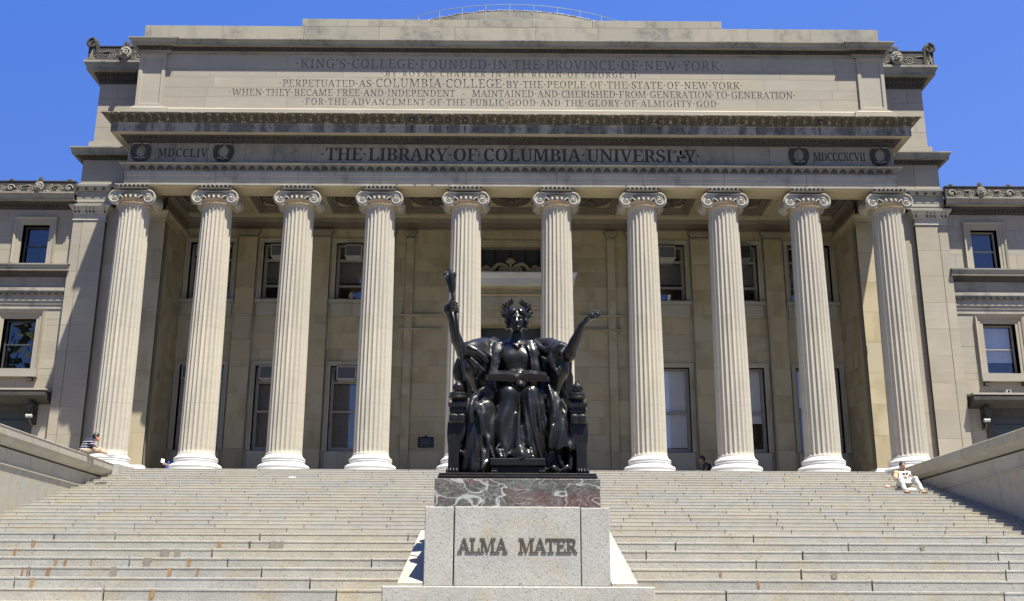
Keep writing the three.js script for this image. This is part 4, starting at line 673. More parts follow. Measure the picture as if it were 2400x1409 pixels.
    if (kind === 'blind') { const l = []; for (let y = h[2] + 0.50; y < h[3] - 0.08; y += 0.035) l.push(box(h[0] + w, h[1] - w, y, y + 0.028, z - 0.16, z - 0.14)); for (const x of [0.4, 0.78]) l.push(box(h[0] + (h[1] - h[0]) * x, h[0] + (h[1] - h[0]) * x + 0.03, h[2] + 0.5, h[3] - 0.08, z - 0.138, z - 0.13)); put('blind', l, M.shade, s); } };
  sash(up, 14.80, q < 0 ? 'dark' : ''); sash(lw, 10.92, q < 0 ? 'dark' : 'blind');
  // doorway with a hood on consoles
  P('door_hood', [prismX([[-2.3, 8.62], [-1.75, 8.84], [-1.72, 8.86], [-1.72, 8.97], [-1.76, 9.05], [-2.3, 9.16]], dr[0] - 0.78, dr[1] + 0.78)], M.soot); P('door_hood_top', box(dr[0] - 0.80, dr[1] + 0.80, 9.05, 9.12, -2.3, -1.70), M.lime[1]);
  for (const s of [-1, 1]) { const cx = s < 0 ? dr[0] - 0.22 : dr[1] + 0.22; P('console', [tube([[cx, 8.66, -1.95], [cx, 8.4, -1.98], [cx, 8.1, -2.1], [cx, 7.9, -2.16]], 0.10, 12, 8), cyl(cx, 8.52, -2.0, 0.14, 0.14, 0.2, 14, 'x'), box(cx - 0.13, cx + 0.13, 7.85, 8.62, -2.3, -2.14)], M.grime); }
  P('door_frame', [mouldV([[-0.12, -0.4], [-0.12, -0.05], [0, -0.03], [0.0, 0.05], [0.18, 0.06], [0.2, 0.02]], Upath(...dr), -2.30)], M.soot); P('door', [box(dr[0], dr[1], FL, dr[3], -2.75, -2.68), box(dr[0] + 0.1, dr[1] - 0.1, 8.0, 8.08, -2.68, -2.62), box(q * 19.2 - 0.05, q * 19.2 + 0.05, FL, dr[3], -2.68, -2.62)], M.sashDark);
  // closed shell of the wing, dark inside
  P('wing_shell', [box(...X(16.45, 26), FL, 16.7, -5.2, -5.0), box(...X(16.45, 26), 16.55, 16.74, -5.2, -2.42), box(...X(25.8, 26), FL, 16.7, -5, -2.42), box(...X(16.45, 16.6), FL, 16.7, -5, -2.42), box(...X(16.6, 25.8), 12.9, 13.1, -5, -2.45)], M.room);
}
P('main_roof', [box(-16.3, 16.3, 22.0, 22.3, -30, -2.4), box(-16.4, 16.4, FL, 22.2, -30.3, -30)], M.stain[2]);

// ------------------------------------------------------------------ the porch
const ZB = -4.9;
seed = 808;
{
  // ceiling with a sunk coffer and a rosette in each bay
  const bays = colX.slice(0, 9).map((x, i) => [x, colX[i + 1]]), y0 = 16.85, yC = 17.12, z0 = -1.0, z1 = -4.32;
  P('porch_ceiling', box(-13.4, 13.4, yC, yC + 0.1, -5.3, -0.5), M.porch[0]);
  P('ceiling_border', [box(-13.4, 13.4, y0, yC - 0.003, z0, -0.53), box(-13.4, 13.4, y0, yC - 0.003, -4.9, z1)], M.porch[1]);
  for (let i = 0; i < 10; i++) P('ceiling_beam', [box(colX[i] - 0.5, colX[i] + 0.5, y0, yC - 0.003, z1 + 0.003, z0 - 0.003), box(colX[i] - 0.28, colX[i] + 0.28, y0 - 0.02, y0 - 0.002, z1, z0)], M.porch[i % 4]);
  for (const [a, b] of bays) { const x0 = a + 0.5, x1 = b - 0.5, cx = (a + b) / 2, ring = [];
    for (const [o, h] of [[0.0, 0.05], [0.09, 0.10], [0.18, 0.16]]) { ring.push(box(x0 + o, x1 - o, y0 + h, yC, z1 + o, z1 + o + 0.085), box(x0 + o, x0 + o + 0.085, y0 + h, yC, z1 + o + 0.09, z0), box(x1 - o - 0.085, x1 - o, y0 + h, yC, z1 + o + 0.09, z0)); }
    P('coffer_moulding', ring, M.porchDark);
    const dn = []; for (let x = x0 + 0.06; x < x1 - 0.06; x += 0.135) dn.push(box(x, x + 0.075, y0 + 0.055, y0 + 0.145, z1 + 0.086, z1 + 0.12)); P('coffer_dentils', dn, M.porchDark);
    const ro = []; const cz = -3.15; for (const [n, r, l, yy] of [[16, 0.56, 0.22, yC - 0.05], [12, 0.33, 0.18, yC - 0.09]]) for (let k = 0; k < n; k++) { const t = k / n * 6.283, s = new THREE.SphereGeometry(1, 7, 5); s.scale(0.085 * r / 0.5, 0.05, l); s.translate(0, 0, r); s.rotateY(t); s.translate(cx, yy, cz); ro.push(fin(s, true)); } ro.push(ball(cx, yC - 0.12, cz, 0.14, 0.08, 0.14, 12, 8));
    const tr = new THREE.TorusGeometry(0.74, 0.04, 6, 40); tr.rotateX(Math.PI / 2); tr.translate(cx, yC - 0.02, cz); ro.push(fin(tr, true)); P('ceiling_rosette', ro, M.rosette); }
  // back wall, course by course, round its openings
  const wx = [6.235, 9.205, 12.19], holes = [[-1.22, 1.22, FL, 15.72]];
  for (const x of wx) for (const q of [-1, 1]) holes.push([q * x - 0.87, q * x + 0.87, 13.39, 15.83], [q * x - 0.87, q * x + 0.87, 7.33, 10.69]);
  ashlar(lib, 'porch_block', -13.3, 13.3, [FL, 6.62, 7.33, ...courses(7.33, 10.69, 5).slice(1), ...courses(10.69, 12.72, 3).slice(1), 13.39, ...courses(13.39, 15.83, 4).slice(1), 16.42], ZB, { len: 2.1, mats: M.porch, holes, joint: 0.007, mortar: M.mortarPorch });
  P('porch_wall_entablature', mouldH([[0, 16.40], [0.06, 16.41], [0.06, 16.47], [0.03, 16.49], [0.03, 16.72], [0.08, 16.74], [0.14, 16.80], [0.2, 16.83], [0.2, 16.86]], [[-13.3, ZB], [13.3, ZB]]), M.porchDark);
  for (const q of [-1, 1]) { // side walls
    const m4 = new THREE.Matrix4().makeRotationY(q < 0 ? Math.PI / 2 : -Math.PI / 2); m4.setPosition(q * 13.3, 0, -3.5);
    ashlar(lib, 'porch_side_block', q < 0 ? -1.3 : -1.4, q < 0 ? 1.4 : 1.3, courses(FL + 0.5, 16.4, 15), 0, { len: 1.3, mats: M.porch, joint: 0.007, m4, mortar: M.mortarPorch });
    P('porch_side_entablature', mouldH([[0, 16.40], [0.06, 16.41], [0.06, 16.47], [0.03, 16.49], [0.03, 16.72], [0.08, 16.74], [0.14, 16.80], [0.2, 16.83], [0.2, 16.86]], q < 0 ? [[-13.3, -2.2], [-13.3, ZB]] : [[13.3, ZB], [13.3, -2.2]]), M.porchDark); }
  // pilasters on the back wall
  const pil = (a, b, o, n) => { ashlar(lib, 'pilaster_block', a, b, courses(FL + 0.4, 16.02, n), ZB + o, { len: 4, mats: M.porch, joint: 0.007, depth: 0.09, mortar: M.mortarPorch }); P('pilaster_base', box(a - 0.04, b + 0.04, FL, FL + 0.4, ZB, ZB + o + 0.04), M.porchGrey);
    const pt = [[a, ZB], [a, ZB + o], [b, ZB + o], [b, ZB]]; P('pilaster_cap', mouldH([[0, 16.02], [0.03, 16.03], [0.03, 16.07], [0.01, 16.09], [0.03, 16.16], [0.08, 16.25], [0.11, 16.28], [0.11, 16.34], [0, 16.40]], pt), M.porchDark); const d = []; for (let x = a + 0.04; x < b; x += 0.11) d.push(ball(x, 16.17, ZB + o + 0.04, 0.035, 0.05, 0.03, 6, 4)); P('pilaster_eggs', d, M.porch[3]); };
  for (const q of [-1, 1]) { for (const c of [7.72, 10.70]) pil(...mir(q, c - 0.375, c + 0.375), 0.16, 9); pil(...mir(q, 4.74, 5.36), 0.16, 9); pil(...mir(q, 3.93, 4.25), 0.10, 9);
    P('wall_ledge', [box(...mir(q, 2.75, 4.45), 12.72, 12.80, ZB - 0.02, ZB + 0.13), box(...mir(q, 2.75, 4.45), 12.15, 12.23, ZB - 0.02, ZB + 0.12)], M.porch[2]); }
  // windows of the porch: stone reveal, sill, sash with a fanlight panel above
  wx.forEach((x, i) => { for (const q of [-1, 1]) for (const upper of [true, false]) {
    const cx = q * x, h = upper ? [cx - 0.87, cx + 0.87, 13.39, 15.83] : [cx - 0.87, cx + 0.87, 7.33, 10.69], z = ZB - 0.30;
    P('porch_window_frame', mouldV([[0, -0.35], [0, 0.02], [0.09, 0.03], [0.10, 0.06], [0.17, 0.07], [0.17, 0]], Upath(...h), ZB), M.porchGrey);
    if (upper) { P('porch_window_sill', [box(h[0] - 0.2, h[1] + 0.2, 13.25, 13.38, ZB - 0.3, ZB + 0.2)], M.porchGrey); P('window_apron', block(h[0] - 0.12, h[1] + 0.12, 12.72, 13.24, ZB - 0.05, ZB + 0.09), M.porchGrey); }
    else P('window_apron', block(h[0] - 0.1, h[1] + 0.1, FL + 0.05, 7.30, ZB - 0.05, ZB + 0.07), M.porchGrey);
    const tr = upper ? 15.16 : 10.07, rail = upper ? 14.055 : 8.895, w = 0.12, dark = upper, f = [];
    const shadeTo = !upper && q > 0 ? [7.55, 8.52, 9.15][i] : null; const top = shadeTo === null ? tr : h[3] - 0.05;
    f.push(box(h[0], h[0] + w, h[2], h[3], z - 0.06, z + 0.05), box(h[1] - w, h[1], h[2], h[3], z - 0.06, z + 0.05), box(h[0] + w, h[1] - w, h[2], h[2] + 0.16, z - 0.06, z + 0.05), box(h[0] + w, h[1] - w, h[3] - 0.08, h[3], z - 0.06, z + 0.05), box(h[0] + w, h[1] - w, rail - 0.04, rail + 0.04, z - 0.05, z + 0.06));
    if (shadeTo === null) f.push(box(h[0] + w, h[1] - w, tr - 0.05, tr + 0.05, z - 0.05, z + 0.06));
    const s = P('sash_window', f, M.sash); const pane = (a, b) => put('pane', box(h[0] + w, h[1] - w, a, b, z - 0.012, z - 0.006), M.glass, s);
    pane(h[2] + 0.16, rail - 0.04); if (shadeTo === null) { pane(rail + 0.04, tr - 0.05); pane(tr + 0.05, h[3] - 0.08); } else pane(rail + 0.04, h[3] - 0.08);
    if (shadeTo !== null) put('roller_shade', box(h[0] + w, h[1] - w, shadeTo, h[3] - 0.06, z - 0.10, z - 0.09), M.shade, s);
    if (!upper && q < 0) { const l = []; for (let y = h[2] + 0.18; y < tr - 0.06; y += 0.05) l.push(box(h[0] + w, h[1] - w, y, y + 0.034, z - 0.17, z - 0.15)); put('blind', l, M.blind, s); }
    if (upper) { const l = []; for (let y = rail + 0.2; y < tr - 0.06; y += 0.05) l.push(box(h[0] + w, h[1] - w, y, y + 0.034, z - 0.19, z - 0.17)); put('blind', l, M.blind, s); }
  } });
  // doorway: jambs, lintel with rosettes, frieze, dentils, hood, and the dark light with a carved crest above
  P('doorway', [mouldV([[0, -0.5], [0, 0.02], [0.16, 0.03], [0.18, 0.07], [0.40, 0.08], [0.42, 0.13], [0.50, 0.14], [0.50, 0]], Upath(-1.22, 1.22, FL, 12.38), ZB)], M.porch[1]);
  P('door_lintel', [box(-1.9, 1.9, 12.40, 13.12, ZB - 0.2, ZB + 0.17), box(-1.9, 1.9, 12.64, 12.665, ZB, ZB + 0.19), box(-1.9, 1.9, 13.0, 13.12, ZB, ZB + 0.2)], M.porch[1]);
  const fr = []; for (const x of [-1.52, -0.83, -0.28, 0.28, 0.83, 1.52]) { for (let k = 0; k < 8; k++) fr.push(ball(x + 0.07 * Math.cos(k * 0.785), 12.80 + 0.07 * Math.sin(k * 0.785), ZB + 0.175, 0.035, 0.035, 0.02, 6, 4)); fr.push(ball(x, 12.80, ZB + 0.18, 0.03, 0.03, 0.03, 6, 4)); } for (let x = -1.85; x < 1.85; x += 0.075) fr.push(box(x, x + 0.035, 12.93, 12.985, ZB + 0.17, ZB + 0.2)); P('lintel_rosettes', fr, M.porchGrey);
  P('door_frieze', block(-2.0, 2.0, 13.13, 13.52, ZB - 0.2, ZB + 0.22), M.porchGrey);
  P('door_cornice', [mouldH([[0, 13.52], [0.06, 13.54], [0.10, 13.58], [0.10, 13.60]], [[-2.1, ZB], [-2.1, ZB + 0.24], [2.1, ZB + 0.24], [2.1, ZB]]), box(-2.1, 2.1, 13.60, 13.80, ZB, ZB + 0.30), mouldH([[0, 13.79], [0.08, 13.80], [0.10, 13.86], [0.14, 13.88]], [[-2.1, ZB], [-2.1, ZB + 0.32], [2.1, ZB + 0.32], [2.1, ZB]])], M.porch[3]);
  const de = []; for (let x = -2.2; x < 2.15; x += 0.118) de.push(box(x, x + 0.072, 13.62, 13.79, ZB + 0.30, ZB + 0.40)); P('door_dentils', de, M.porch[0]);
  P('door_hood', [box(-2.55, 2.55, 13.88, 14.12, ZB, ZB + 0.78), mouldH([[0, 14.12], [0.02, 14.16], [0.08, 14.28], [0.10, 14.30], [0.10, 14.36]], [[-2.55, ZB], [-2.55, ZB + 0.78], [2.55, ZB + 0.78], [2.55, ZB]]), box(-2.64, 2.64, 14.31, 14.358, ZB, ZB + 0.86)], M.base);
  const oh = []; for (const s of [-1, 1]) { const z = ZB + 0.25, S = (cx, cy, r, d, a0, t, k) => oh.push(spiral(s * cx, cy, r, s * d, s > 0 ? a0 : Math.PI - a0, t, z, k)); S(0.30, 14.62, 0.22, 1, 1.57, 1.7, 0.07); S(1.0, 14.70, 0.16, -1, 0.2, 1.6, 0.06); oh.push(tube([[s * 0.30, 14.84, z], [s * 0.52, 14.86, z], [s * 0.72, 14.66, z], [s * 0.92, 14.54, z], [s * 1.12, 14.6, z], [s * 1.16, 14.74, z]], 0.085, 20, 7)); oh.push(ball(s * 0.30, 14.62, z, 0.06), ball(s * 1.0, 14.7, z, 0.05)); }
  for (let k = -3; k <= 3; k++) { const b = new THREE.SphereGeometry(1, 7, 5); b.scale(0.035, 0.17 - 0.02 * Math.abs(k), 0.03); b.translate(0, 0.14, 0); b.rotateZ(-k * 0.34); b.translate(0, 14.88, ZB + 0.25); oh.push(fin(b, true)); } oh.push(box(-0.05, 0.05, 14.5, 14.9, ZB + 0.2, ZB + 0.29)); P('door_crest', oh, M.porch[0]);
  P('door_light_frame', mouldV([[-0.02, -0.4], [-0.02, -0.02], [0.1, 0.02], [0.12, 0.06], [0.24, 0.07], [0.24, 0]], Upath(-1.24, 1.24, 14.36, 15.72), ZB), M.porch[2]);
  P('door_light', [box(-1.24, 1.24, 14.36, 15.74, ZB - 0.46, ZB - 0.42)], M.sashDark); P('door_light_bars', [-0.62, 0, 0.62].map((x) => box(x - 0.03, x + 0.03, 14.36, 15.72, ZB - 0.42, ZB - 0.38)), M.dark);
  P('door', [box(-1.22, 1.22, FL, 12.4, ZB - 0.62, ZB - 0.55), ...[-0.9, -0.3, 0.3, 0.9].map((x) => box(x - 0.22, x + 0.22, 8.3, 9.6, ZB - 0.55, ZB - 0.52)), box(-1.22, 1.22, 9.9, 10.0, ZB - 0.55, ZB - 0.48), box(-0.03, 0.03, FL, 9.9, ZB - 0.55, ZB - 0.48)], M.sashDark);
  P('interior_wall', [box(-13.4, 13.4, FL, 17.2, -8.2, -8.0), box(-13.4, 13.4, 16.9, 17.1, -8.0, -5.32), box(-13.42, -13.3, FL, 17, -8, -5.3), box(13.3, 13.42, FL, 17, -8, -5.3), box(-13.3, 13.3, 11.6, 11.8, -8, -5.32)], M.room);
  P('side_core', [box(-16.4, -13.42, FL, 18.6, -8.2, -2.62), box(13.42, 16.4, FL, 18.6, -8.2, -2.62), box(-13.4, 13.4, 17.24, 18.6, -8.2, -0.6)], M.mortarPale);
  // thin cables down the wall beside the windows
  for (const [x, d] of [[-13.06, 0], [-10.3, 0], [-7.25, 0], [7.30, 0], [10.30, 0], [10.36, 0], [13.1, 0]]) P('cable', tube([[x, 13.5, ZB + 0.24], [x + rr(-0.02, 0.02), 10.5, ZB + 0.22], [x, FL + 0.05, ZB + 0.2]], 0.012, 10, 4), M.cable);
}
// bronze tablet on the porch wall
{ const t = thing('wall_plaque', 'small dark bronze tablet fixed low on the porch wall left of the doorway', 'plaque', [-3.26, 7.66, ZB + 0.012]);
  put('tablet', [block(-3.565, -2.955, 7.46, 7.87, ZB + 0.005, ZB + 0.05, 0.01), cyl(-3.26, 7.87, ZB + 0.03, 0.07, 0.07, 0.04, 14, 'z')], M.bronzeDull, t);
  const l = []; for (let i = 0; i < 7; i++) l.push(box(-3.49, -3.03 - rr(0, 0.1), 7.52 + i * 0.045, 7.535 + i * 0.045, ZB + 0.05, ZB + 0.054)); put('raised_text', l, M.letter, t);
  put('tablet_rim', mouldV([[-0.03, 0.05], [-0.02, 0.065], [0, 0.05]], [[-3.56, 7.465], [-3.56, 7.865], [-2.96, 7.865], [-2.96, 7.465]], ZB, true), M.bronzeDull, t); }

// ------------------------------------------------------------------ air conditioners sitting in the windows
function airCon(label, x0, x1, y0, y1, z0, z1, dark) {
  const t = thing('air_conditioner', label, 'air conditioner', [(x0 + x1) / 2, y0, (z0 + z1) / 2], 'air conditioners in the porch windows'); const w = 0.035;
  put('case', [box(x0, x1, y0, y0 + w, z0, z1), box(x0, x1, y1 - w, y1, z0, z1), box(x0, x0 + w, y0 + w, y1 - w, z0, z1), box(x1 - w, x1, y0 + w, y1 - w, z0, z1), prismX([[z0, y0 - 0.06], [z1 - 0.02, y0 - 0.03], [z1 - 0.02, y0 - 0.002], [z0, y0 - 0.002]], x0 + 0.04, x1 - 0.04)], dark ? M.acGrille : M.acCase, t);
  put('grille', box(x0 + w, x1 - w, y0 + w, y1 - w, z0, z1 - 0.05), M.acGrille, t);
  const f = []; for (let y = y0 + w + 0.02; y < y1 - w - 0.01; y += 0.03) f.push(box(x0 + w, x1 - w, y, y + 0.012, z1 - 0.05, z1 - 0.03)); put('louvre', f, dark ? M.dark : M.acGrille, t);
}
{ const z0 = ZB - 0.5;
  airCon('pale window air conditioner in the upper window third from the left of the porch', -6.74, -6.06, 15.22, 15.72, z0, ZB + 0.16);
  airCon('pale air conditioner half hidden by the third column in an upper window', -9.76, -9.08, 15.22, 15.72, z0, ZB + 0.16);
  airCon('sliver of air conditioner beside the second column in the leftmost upper window', -12.78, -12.1, 15.22, 15.72, z0, ZB + 0.16);
  airCon('pale window air conditioner in the upper window just right of the seventh column', 6.03, 6.71, 15.20, 15.72, z0, ZB + 0.2);
  airCon('black air conditioner with pale underside in the upper window right of the eighth column', 9.1, 9.78, 15.16, 15.74, z0, ZB + 0.3, true);
  airCon('dark air conditioner in the rightmost upper window beside the ninth column', 12.1, 12.78, 15.18, 15.72, z0, ZB + 0.25, true);
  airCon('large dark grilled air conditioner in the lower window left of the fourth column', -6.84, -6.07, 10.14, 10.66, z0, ZB + 0.12);
  airCon('dark grilled air conditioner in the lower window left of the third column', -9.9, -9.13, 10.14, 10.66, z0, ZB + 0.12);
  airCon('edge of an air conditioner in the lower window left of the second column', -12.94, -12.2, 10.14, 10.66, z0, ZB + 0.12);
}
// small things on the sills, lamps and a camera by the side doors
{ const t = thing('sill_ornament', 'small tan cone shaped ornament on the sill left of the fourth column', 'ornament', [-6.42, 13.38, ZB + 0.05]); put('cone', lathe([[0.001, 13.74], [0.05, 13.72], [0.10, 13.64], [0.115, 13.56], [0.08, 13.47], [0.12, 13.42], [0.15, 13.38], [0.001, 13.38]], 16, -6.42, 0, ZB + 0.02), M.neck, t);
  put('dark_litter', [ball(-6.6, 13.41, ZB + 0.05, 0.14, 0.03, 0.06), ball(-6.25, 13.41, ZB + 0.06, 0.12, 0.03, 0.06)], M.soot, t); }
{ const t = thing('bird_figurine', 'small white bird figurine on the sill right of the seventh column', 'figurine', [6.40, 13.38, ZB + 0.05]); put('body', skinOf(blend([[ellip([6.40, 13.49, ZB + 0.03], [0.08, 0.11, 0.08]), 0], [ellip([6.41, 13.63, ZB + 0.05], [0.07, 0.065, 0.065]), 0.03], [capsule([6.42, 13.62, ZB + 0.1], [6.43, 13.61, ZB + 0.14], 0.02, 0.01), 0.01]]), [6.25, 13.35, ZB - 0.1], [6.55, 13.75, ZB + 0.2], 0.02), M.white, t); }
for (const [x, lab] of [[-17.42, 'white flood lamp under the hood of the left side door'], [17.33, 'white flood lamp under the hood of the right side door']]) { const t = thing('flood_lamp', lab, 'lamp', [x, 8.12, -1.95], 'flood lamps at the side doors'); put('housing', [cyl(x, 8.13, -1.9, 0.055, 0.055, 0.22, 14, 'x'), cyl(x - 0.08, 8.13, -1.9, 0.068, 0.068, 0.04, 14, 'x'), cyl(x + 0.08, 8.13, -1.9, 0.068, 0.068, 0.04, 14, 'x')], M.acCase, t); put('bracket', tube([[x, 8.05, -1.95], [x + 0.02, 7.9, -2.05], [x, 7.82, -2.2]], 0.018, 6, 5), M.acGrille, t); }
{ const t = thing('security_camera', 'small grey security camera above the hood of the right side door', 'camera', [18.26, 9.2, -2.05]); put('housing', [box(18.17, 18.35, 9.16, 9.27, -2.2, -1.9)], M.acCase, t); put('lens', cyl(18.26, 9.21, -1.88, 0.04, 0.04, 0.04, 12, 'z'), M.dark, t); put('bracket', box(18.24, 18.28, 9.05, 9.16, -2.25, -2.1), M.acGrille, t); }

// ------------------------------------------------------------------ pedestal
seed = 2024;
{
  const t = thing('pedestal', 'granite and veined marble pedestal lettered ALMA MATER under the bronze statue', 'pedestal', [0, 1.85, 23.7]);
  put('base_block', block(-1.415, 1.415, 0.6, 1.85, 22.3, 24.92, 0.012), M.granite[1], t);
  put('granite_block', block(-0.688, 0.668, 1.855, 2.69, 22.6, 24.60, 0.008), M.granite[3], t); put('side_block', block(-1.012, -0.702, 1.855, 2.688, 22.6, 24.585, 0.008), M.granite[1], t); put('side_block', block(0.678, 0.99, 1.855, 2.682, 22.6, 24.59, 0.008), M.granite[3], t);
  put('joint', [box(-0.70, -0.69, 1.9, 2.66, 22.7, 24.5), box(0.669, 0.677, 1.9, 2.66, 22.7, 24.5)], M.joint, t);
  put('marble_block', block(-0.925, 0.908, 2.692, 3.008, 22.7, 24.45, 0.006), M.marble, t);
  const L = line('ALMA MATER', 0.150, -0.650, 0.632, 2.205); // pinned bronze letters standing a little off the stone
  for (const l of L) { const g = []; l.outer.forEach((o) => { const s = new THREE.Shape(o); for (const h of l.inner) if (h.every((p) => p.x > Math.min(...o.map((q) => q.x)) && p.x < Math.max(...o.map((q) => q.x)))) s.holes.push(new THREE.Path(h)); g.push(extrude(s, 0.006, 24.603, 4, 0.003)); }); put('letter', g, M.letter, t); }
}
for (const q of [-1, 1]) { const t = thing('ramp_slab', q < 0 ? 'pale sloping stone slab left of the pedestal with the statue shadow on it' : 'pale sloping stone slab right of the pedestal in full sun', 'slab', [q * 1.15, 1.85, 23.2], 'sloping slabs beside the pedestal');
  const [a, b] = q < 0 ? [-1.285, -1.02] : [1.0, 1.275]; put('slab', prismX([[21.3, 2.2], [24.62, 1.80], [24.62, 1.884], [21.6, 2.625], [21.3, 2.625]], a, b), std({ color: lin(0.44, 0.40, 0.325), map: T.granite, bumpMap: T.graniteBump, bumpScale: 0.004 }), t); }

// ------------------------------------------------------------------ the seated bronze
const cam3 = (() => { camera.updateMatrixWorld(); return camera.matrixWorld; })();
function at(px, py, z) { const d = V((px - 1200) / 2489, -(py - 704.5) / 2489, -1).transformDirection(cam3), k = (z - 36.3) / d.z; return [-0.1344 + d.x * k, 1.684 + d.y * k, z]; } // a measured point of the photograph at a chosen depth
const zA = (x, y, z) => at(960 + x / 2.61, 600 + y / 2.61, z), zB = (x, y, z) => at(1040 + x / 7.828, 780 + y / 7.828, z), zC = (x, y, z) => at(1040 + x / 7.417, 930 + y / 7.417, z), zD = (x, y, z) => at(1200 + x / 5.868, 880 + y / 5.868, z),
  zE = (x, y, z) => at(1200 + x / 6.709, 690 + y / 6.709, z), zF = (x, y, z) => at(1030 + x / 7.826, 620 + y / 7.826, z), zH = (x, y, z) => at(1140 + x / 8.807, 690 + y / 8.807, z), zK = (x, y, z) => at(1120 + x / 13.333, 840 + y / 13.333, z);
const statue = thing('bronze_statue', 'dark bronze statue of a robed seated woman with laurel wreath and sceptre', 'statue', [0, 3.008, 23.6]);
const ST = (n, g, m = M.bronze) => put(n, g, m, statue);
ST('plinth', [block(-0.895, 0.882, 3.01, 3.048, 22.75, 24.405, 0.006), block(-0.885, 0.872, 3.049, 3.078, 22.78, 24.39, 0.008)]);
{
  const F = [], add = (k, ...fs) => fs.forEach((f) => F.push([f, k]));
  // trunk and shoulders
  add(0.08, ellip([0, 3.98, 23.42], [0.27, 0.19, 0.24]), capsule([0, 4.02, 23.44], [0, 4.34, 23.42], 0.185, 0.17), ellip([-0.005, 4.56, 23.40], [0.25, 0.25, 0.155]));
  add(0.07, capsule([-0.30, 4.75, 23.38], [0.28, 4.75, 23.38], 0.085), capsule([-0.01, 4.74, 23.40], [-0.012, 4.98, 23.46], 0.088, 0.07));
  add(0.05, ellip([-0.005, 4.60, 23.465], [0.19, 0.19, 0.135]), ellip([-0.005, 4.45, 23.47], [0.17, 0.16, 0.12]));
  add(0.06, ellip([-0.115, 4.575, 23.53], [0.10, 0.09, 0.075]), ellip([0.10, 4.575, 23.53], [0.10, 0.09, 0.075]));
  add(0.03, ellip([0.02, 4.36, 23.56], [0.10, 0.085, 0.06]), rbox([-0.075, 4.36, 23.575], [0.028, 0.06, 0.03], 0.01), capsule([-0.13, 4.47, 23.56], [0.10, 4.47, 23.565], 0.018), capsule([0.02, 4.33, 23.60], [0.03, 4.22, 23.62], 0.05, 0.07));
  for (let i = -5; i <= 5; i++) add(0.012, capsule([i * 0.03 - 0.01, 4.50, 23.565 - i * i * 0.0012], [i * 0.034, 4.335 + 0.01 * (i % 2), 23.59 - i * i * 0.0012], 0.008, 0.012)); // fine pleats below the breast
  for (const [a, b] of [[[-0.1, 4.8], [-0.03, 4.69]], [[0.09, 4.8], [0.02, 4.70]], [[-0.07, 4.81], [0.0, 4.66]]]) add(0.015, capsule([a[0], a[1], 23.48], [b[0], b[1], 23.55], 0.014, 0.018));
  add(0.012, capsule(zH(560, 1035, 23.57), zH(650, 1090, 23.59), 0.018, 0.02), capsule(zH(560, 1020, 23.57), zH(730, 1040, 23.58), 0.012, 0.012));
  // arms
  add(0.05, capsule([-0.32, 4.74, 23.40], [-0.665, 4.60, 23.70], 0.085, 0.072), capsule([0.30, 4.74, 23.40], [0.625, 4.585, 23.68], 0.085, 0.072));
  add(0.035, chain([[-0.665, 4.60, 23.70], [-0.735, 4.73, 23.77], zF(200, 985, 23.88)], [0.072, 0.070, 0.040]), chain([[0.625, 4.585, 23.68], [0.69, 4.74, 23.75], zE(1105, 480, 23.85)], [0.072, 0.068, 0.039]));
  // thighs, shins and the skirt that falls from the knees
  add(0.07, capsule([-0.14, 3.98, 23.5], [-0.112, 4.035, 24.0], 0.14, 0.112), capsule([0.14, 3.98, 23.5], [0.138, 4.035, 24.0], 0.14, 0.112));
  add(0.06, chain([[-0.112, 4.03, 24.01], [-0.125, 3.75, 24.05], [-0.10, 3.36, 24.06]], [0.115, 0.11, 0.12]), chain([[0.14, 4.03, 24.01], [0.145, 3.75, 24.05], [0.13, 3.36, 24.08]], [0.115, 0.115, 0.13]));
  add(0.06, chain([[-0.17, 3.98, 23.95], [-0.22, 3.6, 23.98], [-0.23, 3.30, 23.98]], [0.09, 0.12, 0.12]), chain([[0.2, 3.98, 23.93], [0.27, 3.6, 23.96], [0.28, 3.30, 23.96]], [0.09, 0.12, 0.13]), capsule([0.015, 3.85, 23.9], [0.015, 3.35, 23.98], 0.07, 0.12));
  // folds
  const fold = (k, r, ...p) => add(k * 1.7, chain(p, p.map((_, i) => 0.72 * r * (0.3 + 0.95 * Math.sin(Math.PI * (i + 0.5) / p.length)))));
  fold(0.03, 0.024, zD(60, 560, 24.10), zD(66, 760, 24.14), zD(60, 960, 24.2)); fold(0.03, 0.022, zD(110, 420, 24.15), zD(108, 620, 24.17), zD(100, 800, 24.17), zD(80, 980, 24.2)); fold(0.03, 0.03, zD(235, 200, 24.14), zD(240, 400, 24.168), zD(245, 680, 24.18), zD(240, 860, 24.19), zD(190, 960, 24.22));
  fold(0.04, 0.026, zD(300, 180, 24.08), zD(350, 400, 24.13), zD(380, 700, 24.14), zD(345, 1000, 24.16), zD(350, 1150, 24.16)); fold(0.03, 0.03, zD(360, 200, 24.02), zD(430, 400, 24.07), zD(450, 640, 24.09), zD(420, 900, 24.10), zD(410, 1150, 24.1)); fold(0.03, 0.032, zD(390, 150, 24.02), zD(470, 290, 24.05), zD(500, 330, 24.05)); fold(0.03, 0.024, zD(150, 700, 24.16), zD(160, 860, 24.18), zD(215, 940, 24.2)); fold(0.03, 0.024, zD(375, 910, 24.14), zD(390, 1000, 24.14), zD(395, 1140, 24.14));
  fold(0.03, 0.026, zC(1000, 160, 24.09), zC(920, 380, 24.12), zC(900, 620, 24.12), zC(960, 850, 24.11)); fold(0.03, 0.026, zC(1060, 260, 24.12), zC(1010, 450, 24.15), zC(1010, 650, 24.15), zC(1060, 900, 24.16)); fold(0.03, 0.030, zC(1210, 560, 24.13), zC(1170, 720, 24.16), zC(1130, 880, 24.18), zC(1085, 1070, 24.2)); fold(0.025, 0.022, zC(870, 420, 24.03), zC(850, 700, 24.04), zC(870, 1000, 24.04));
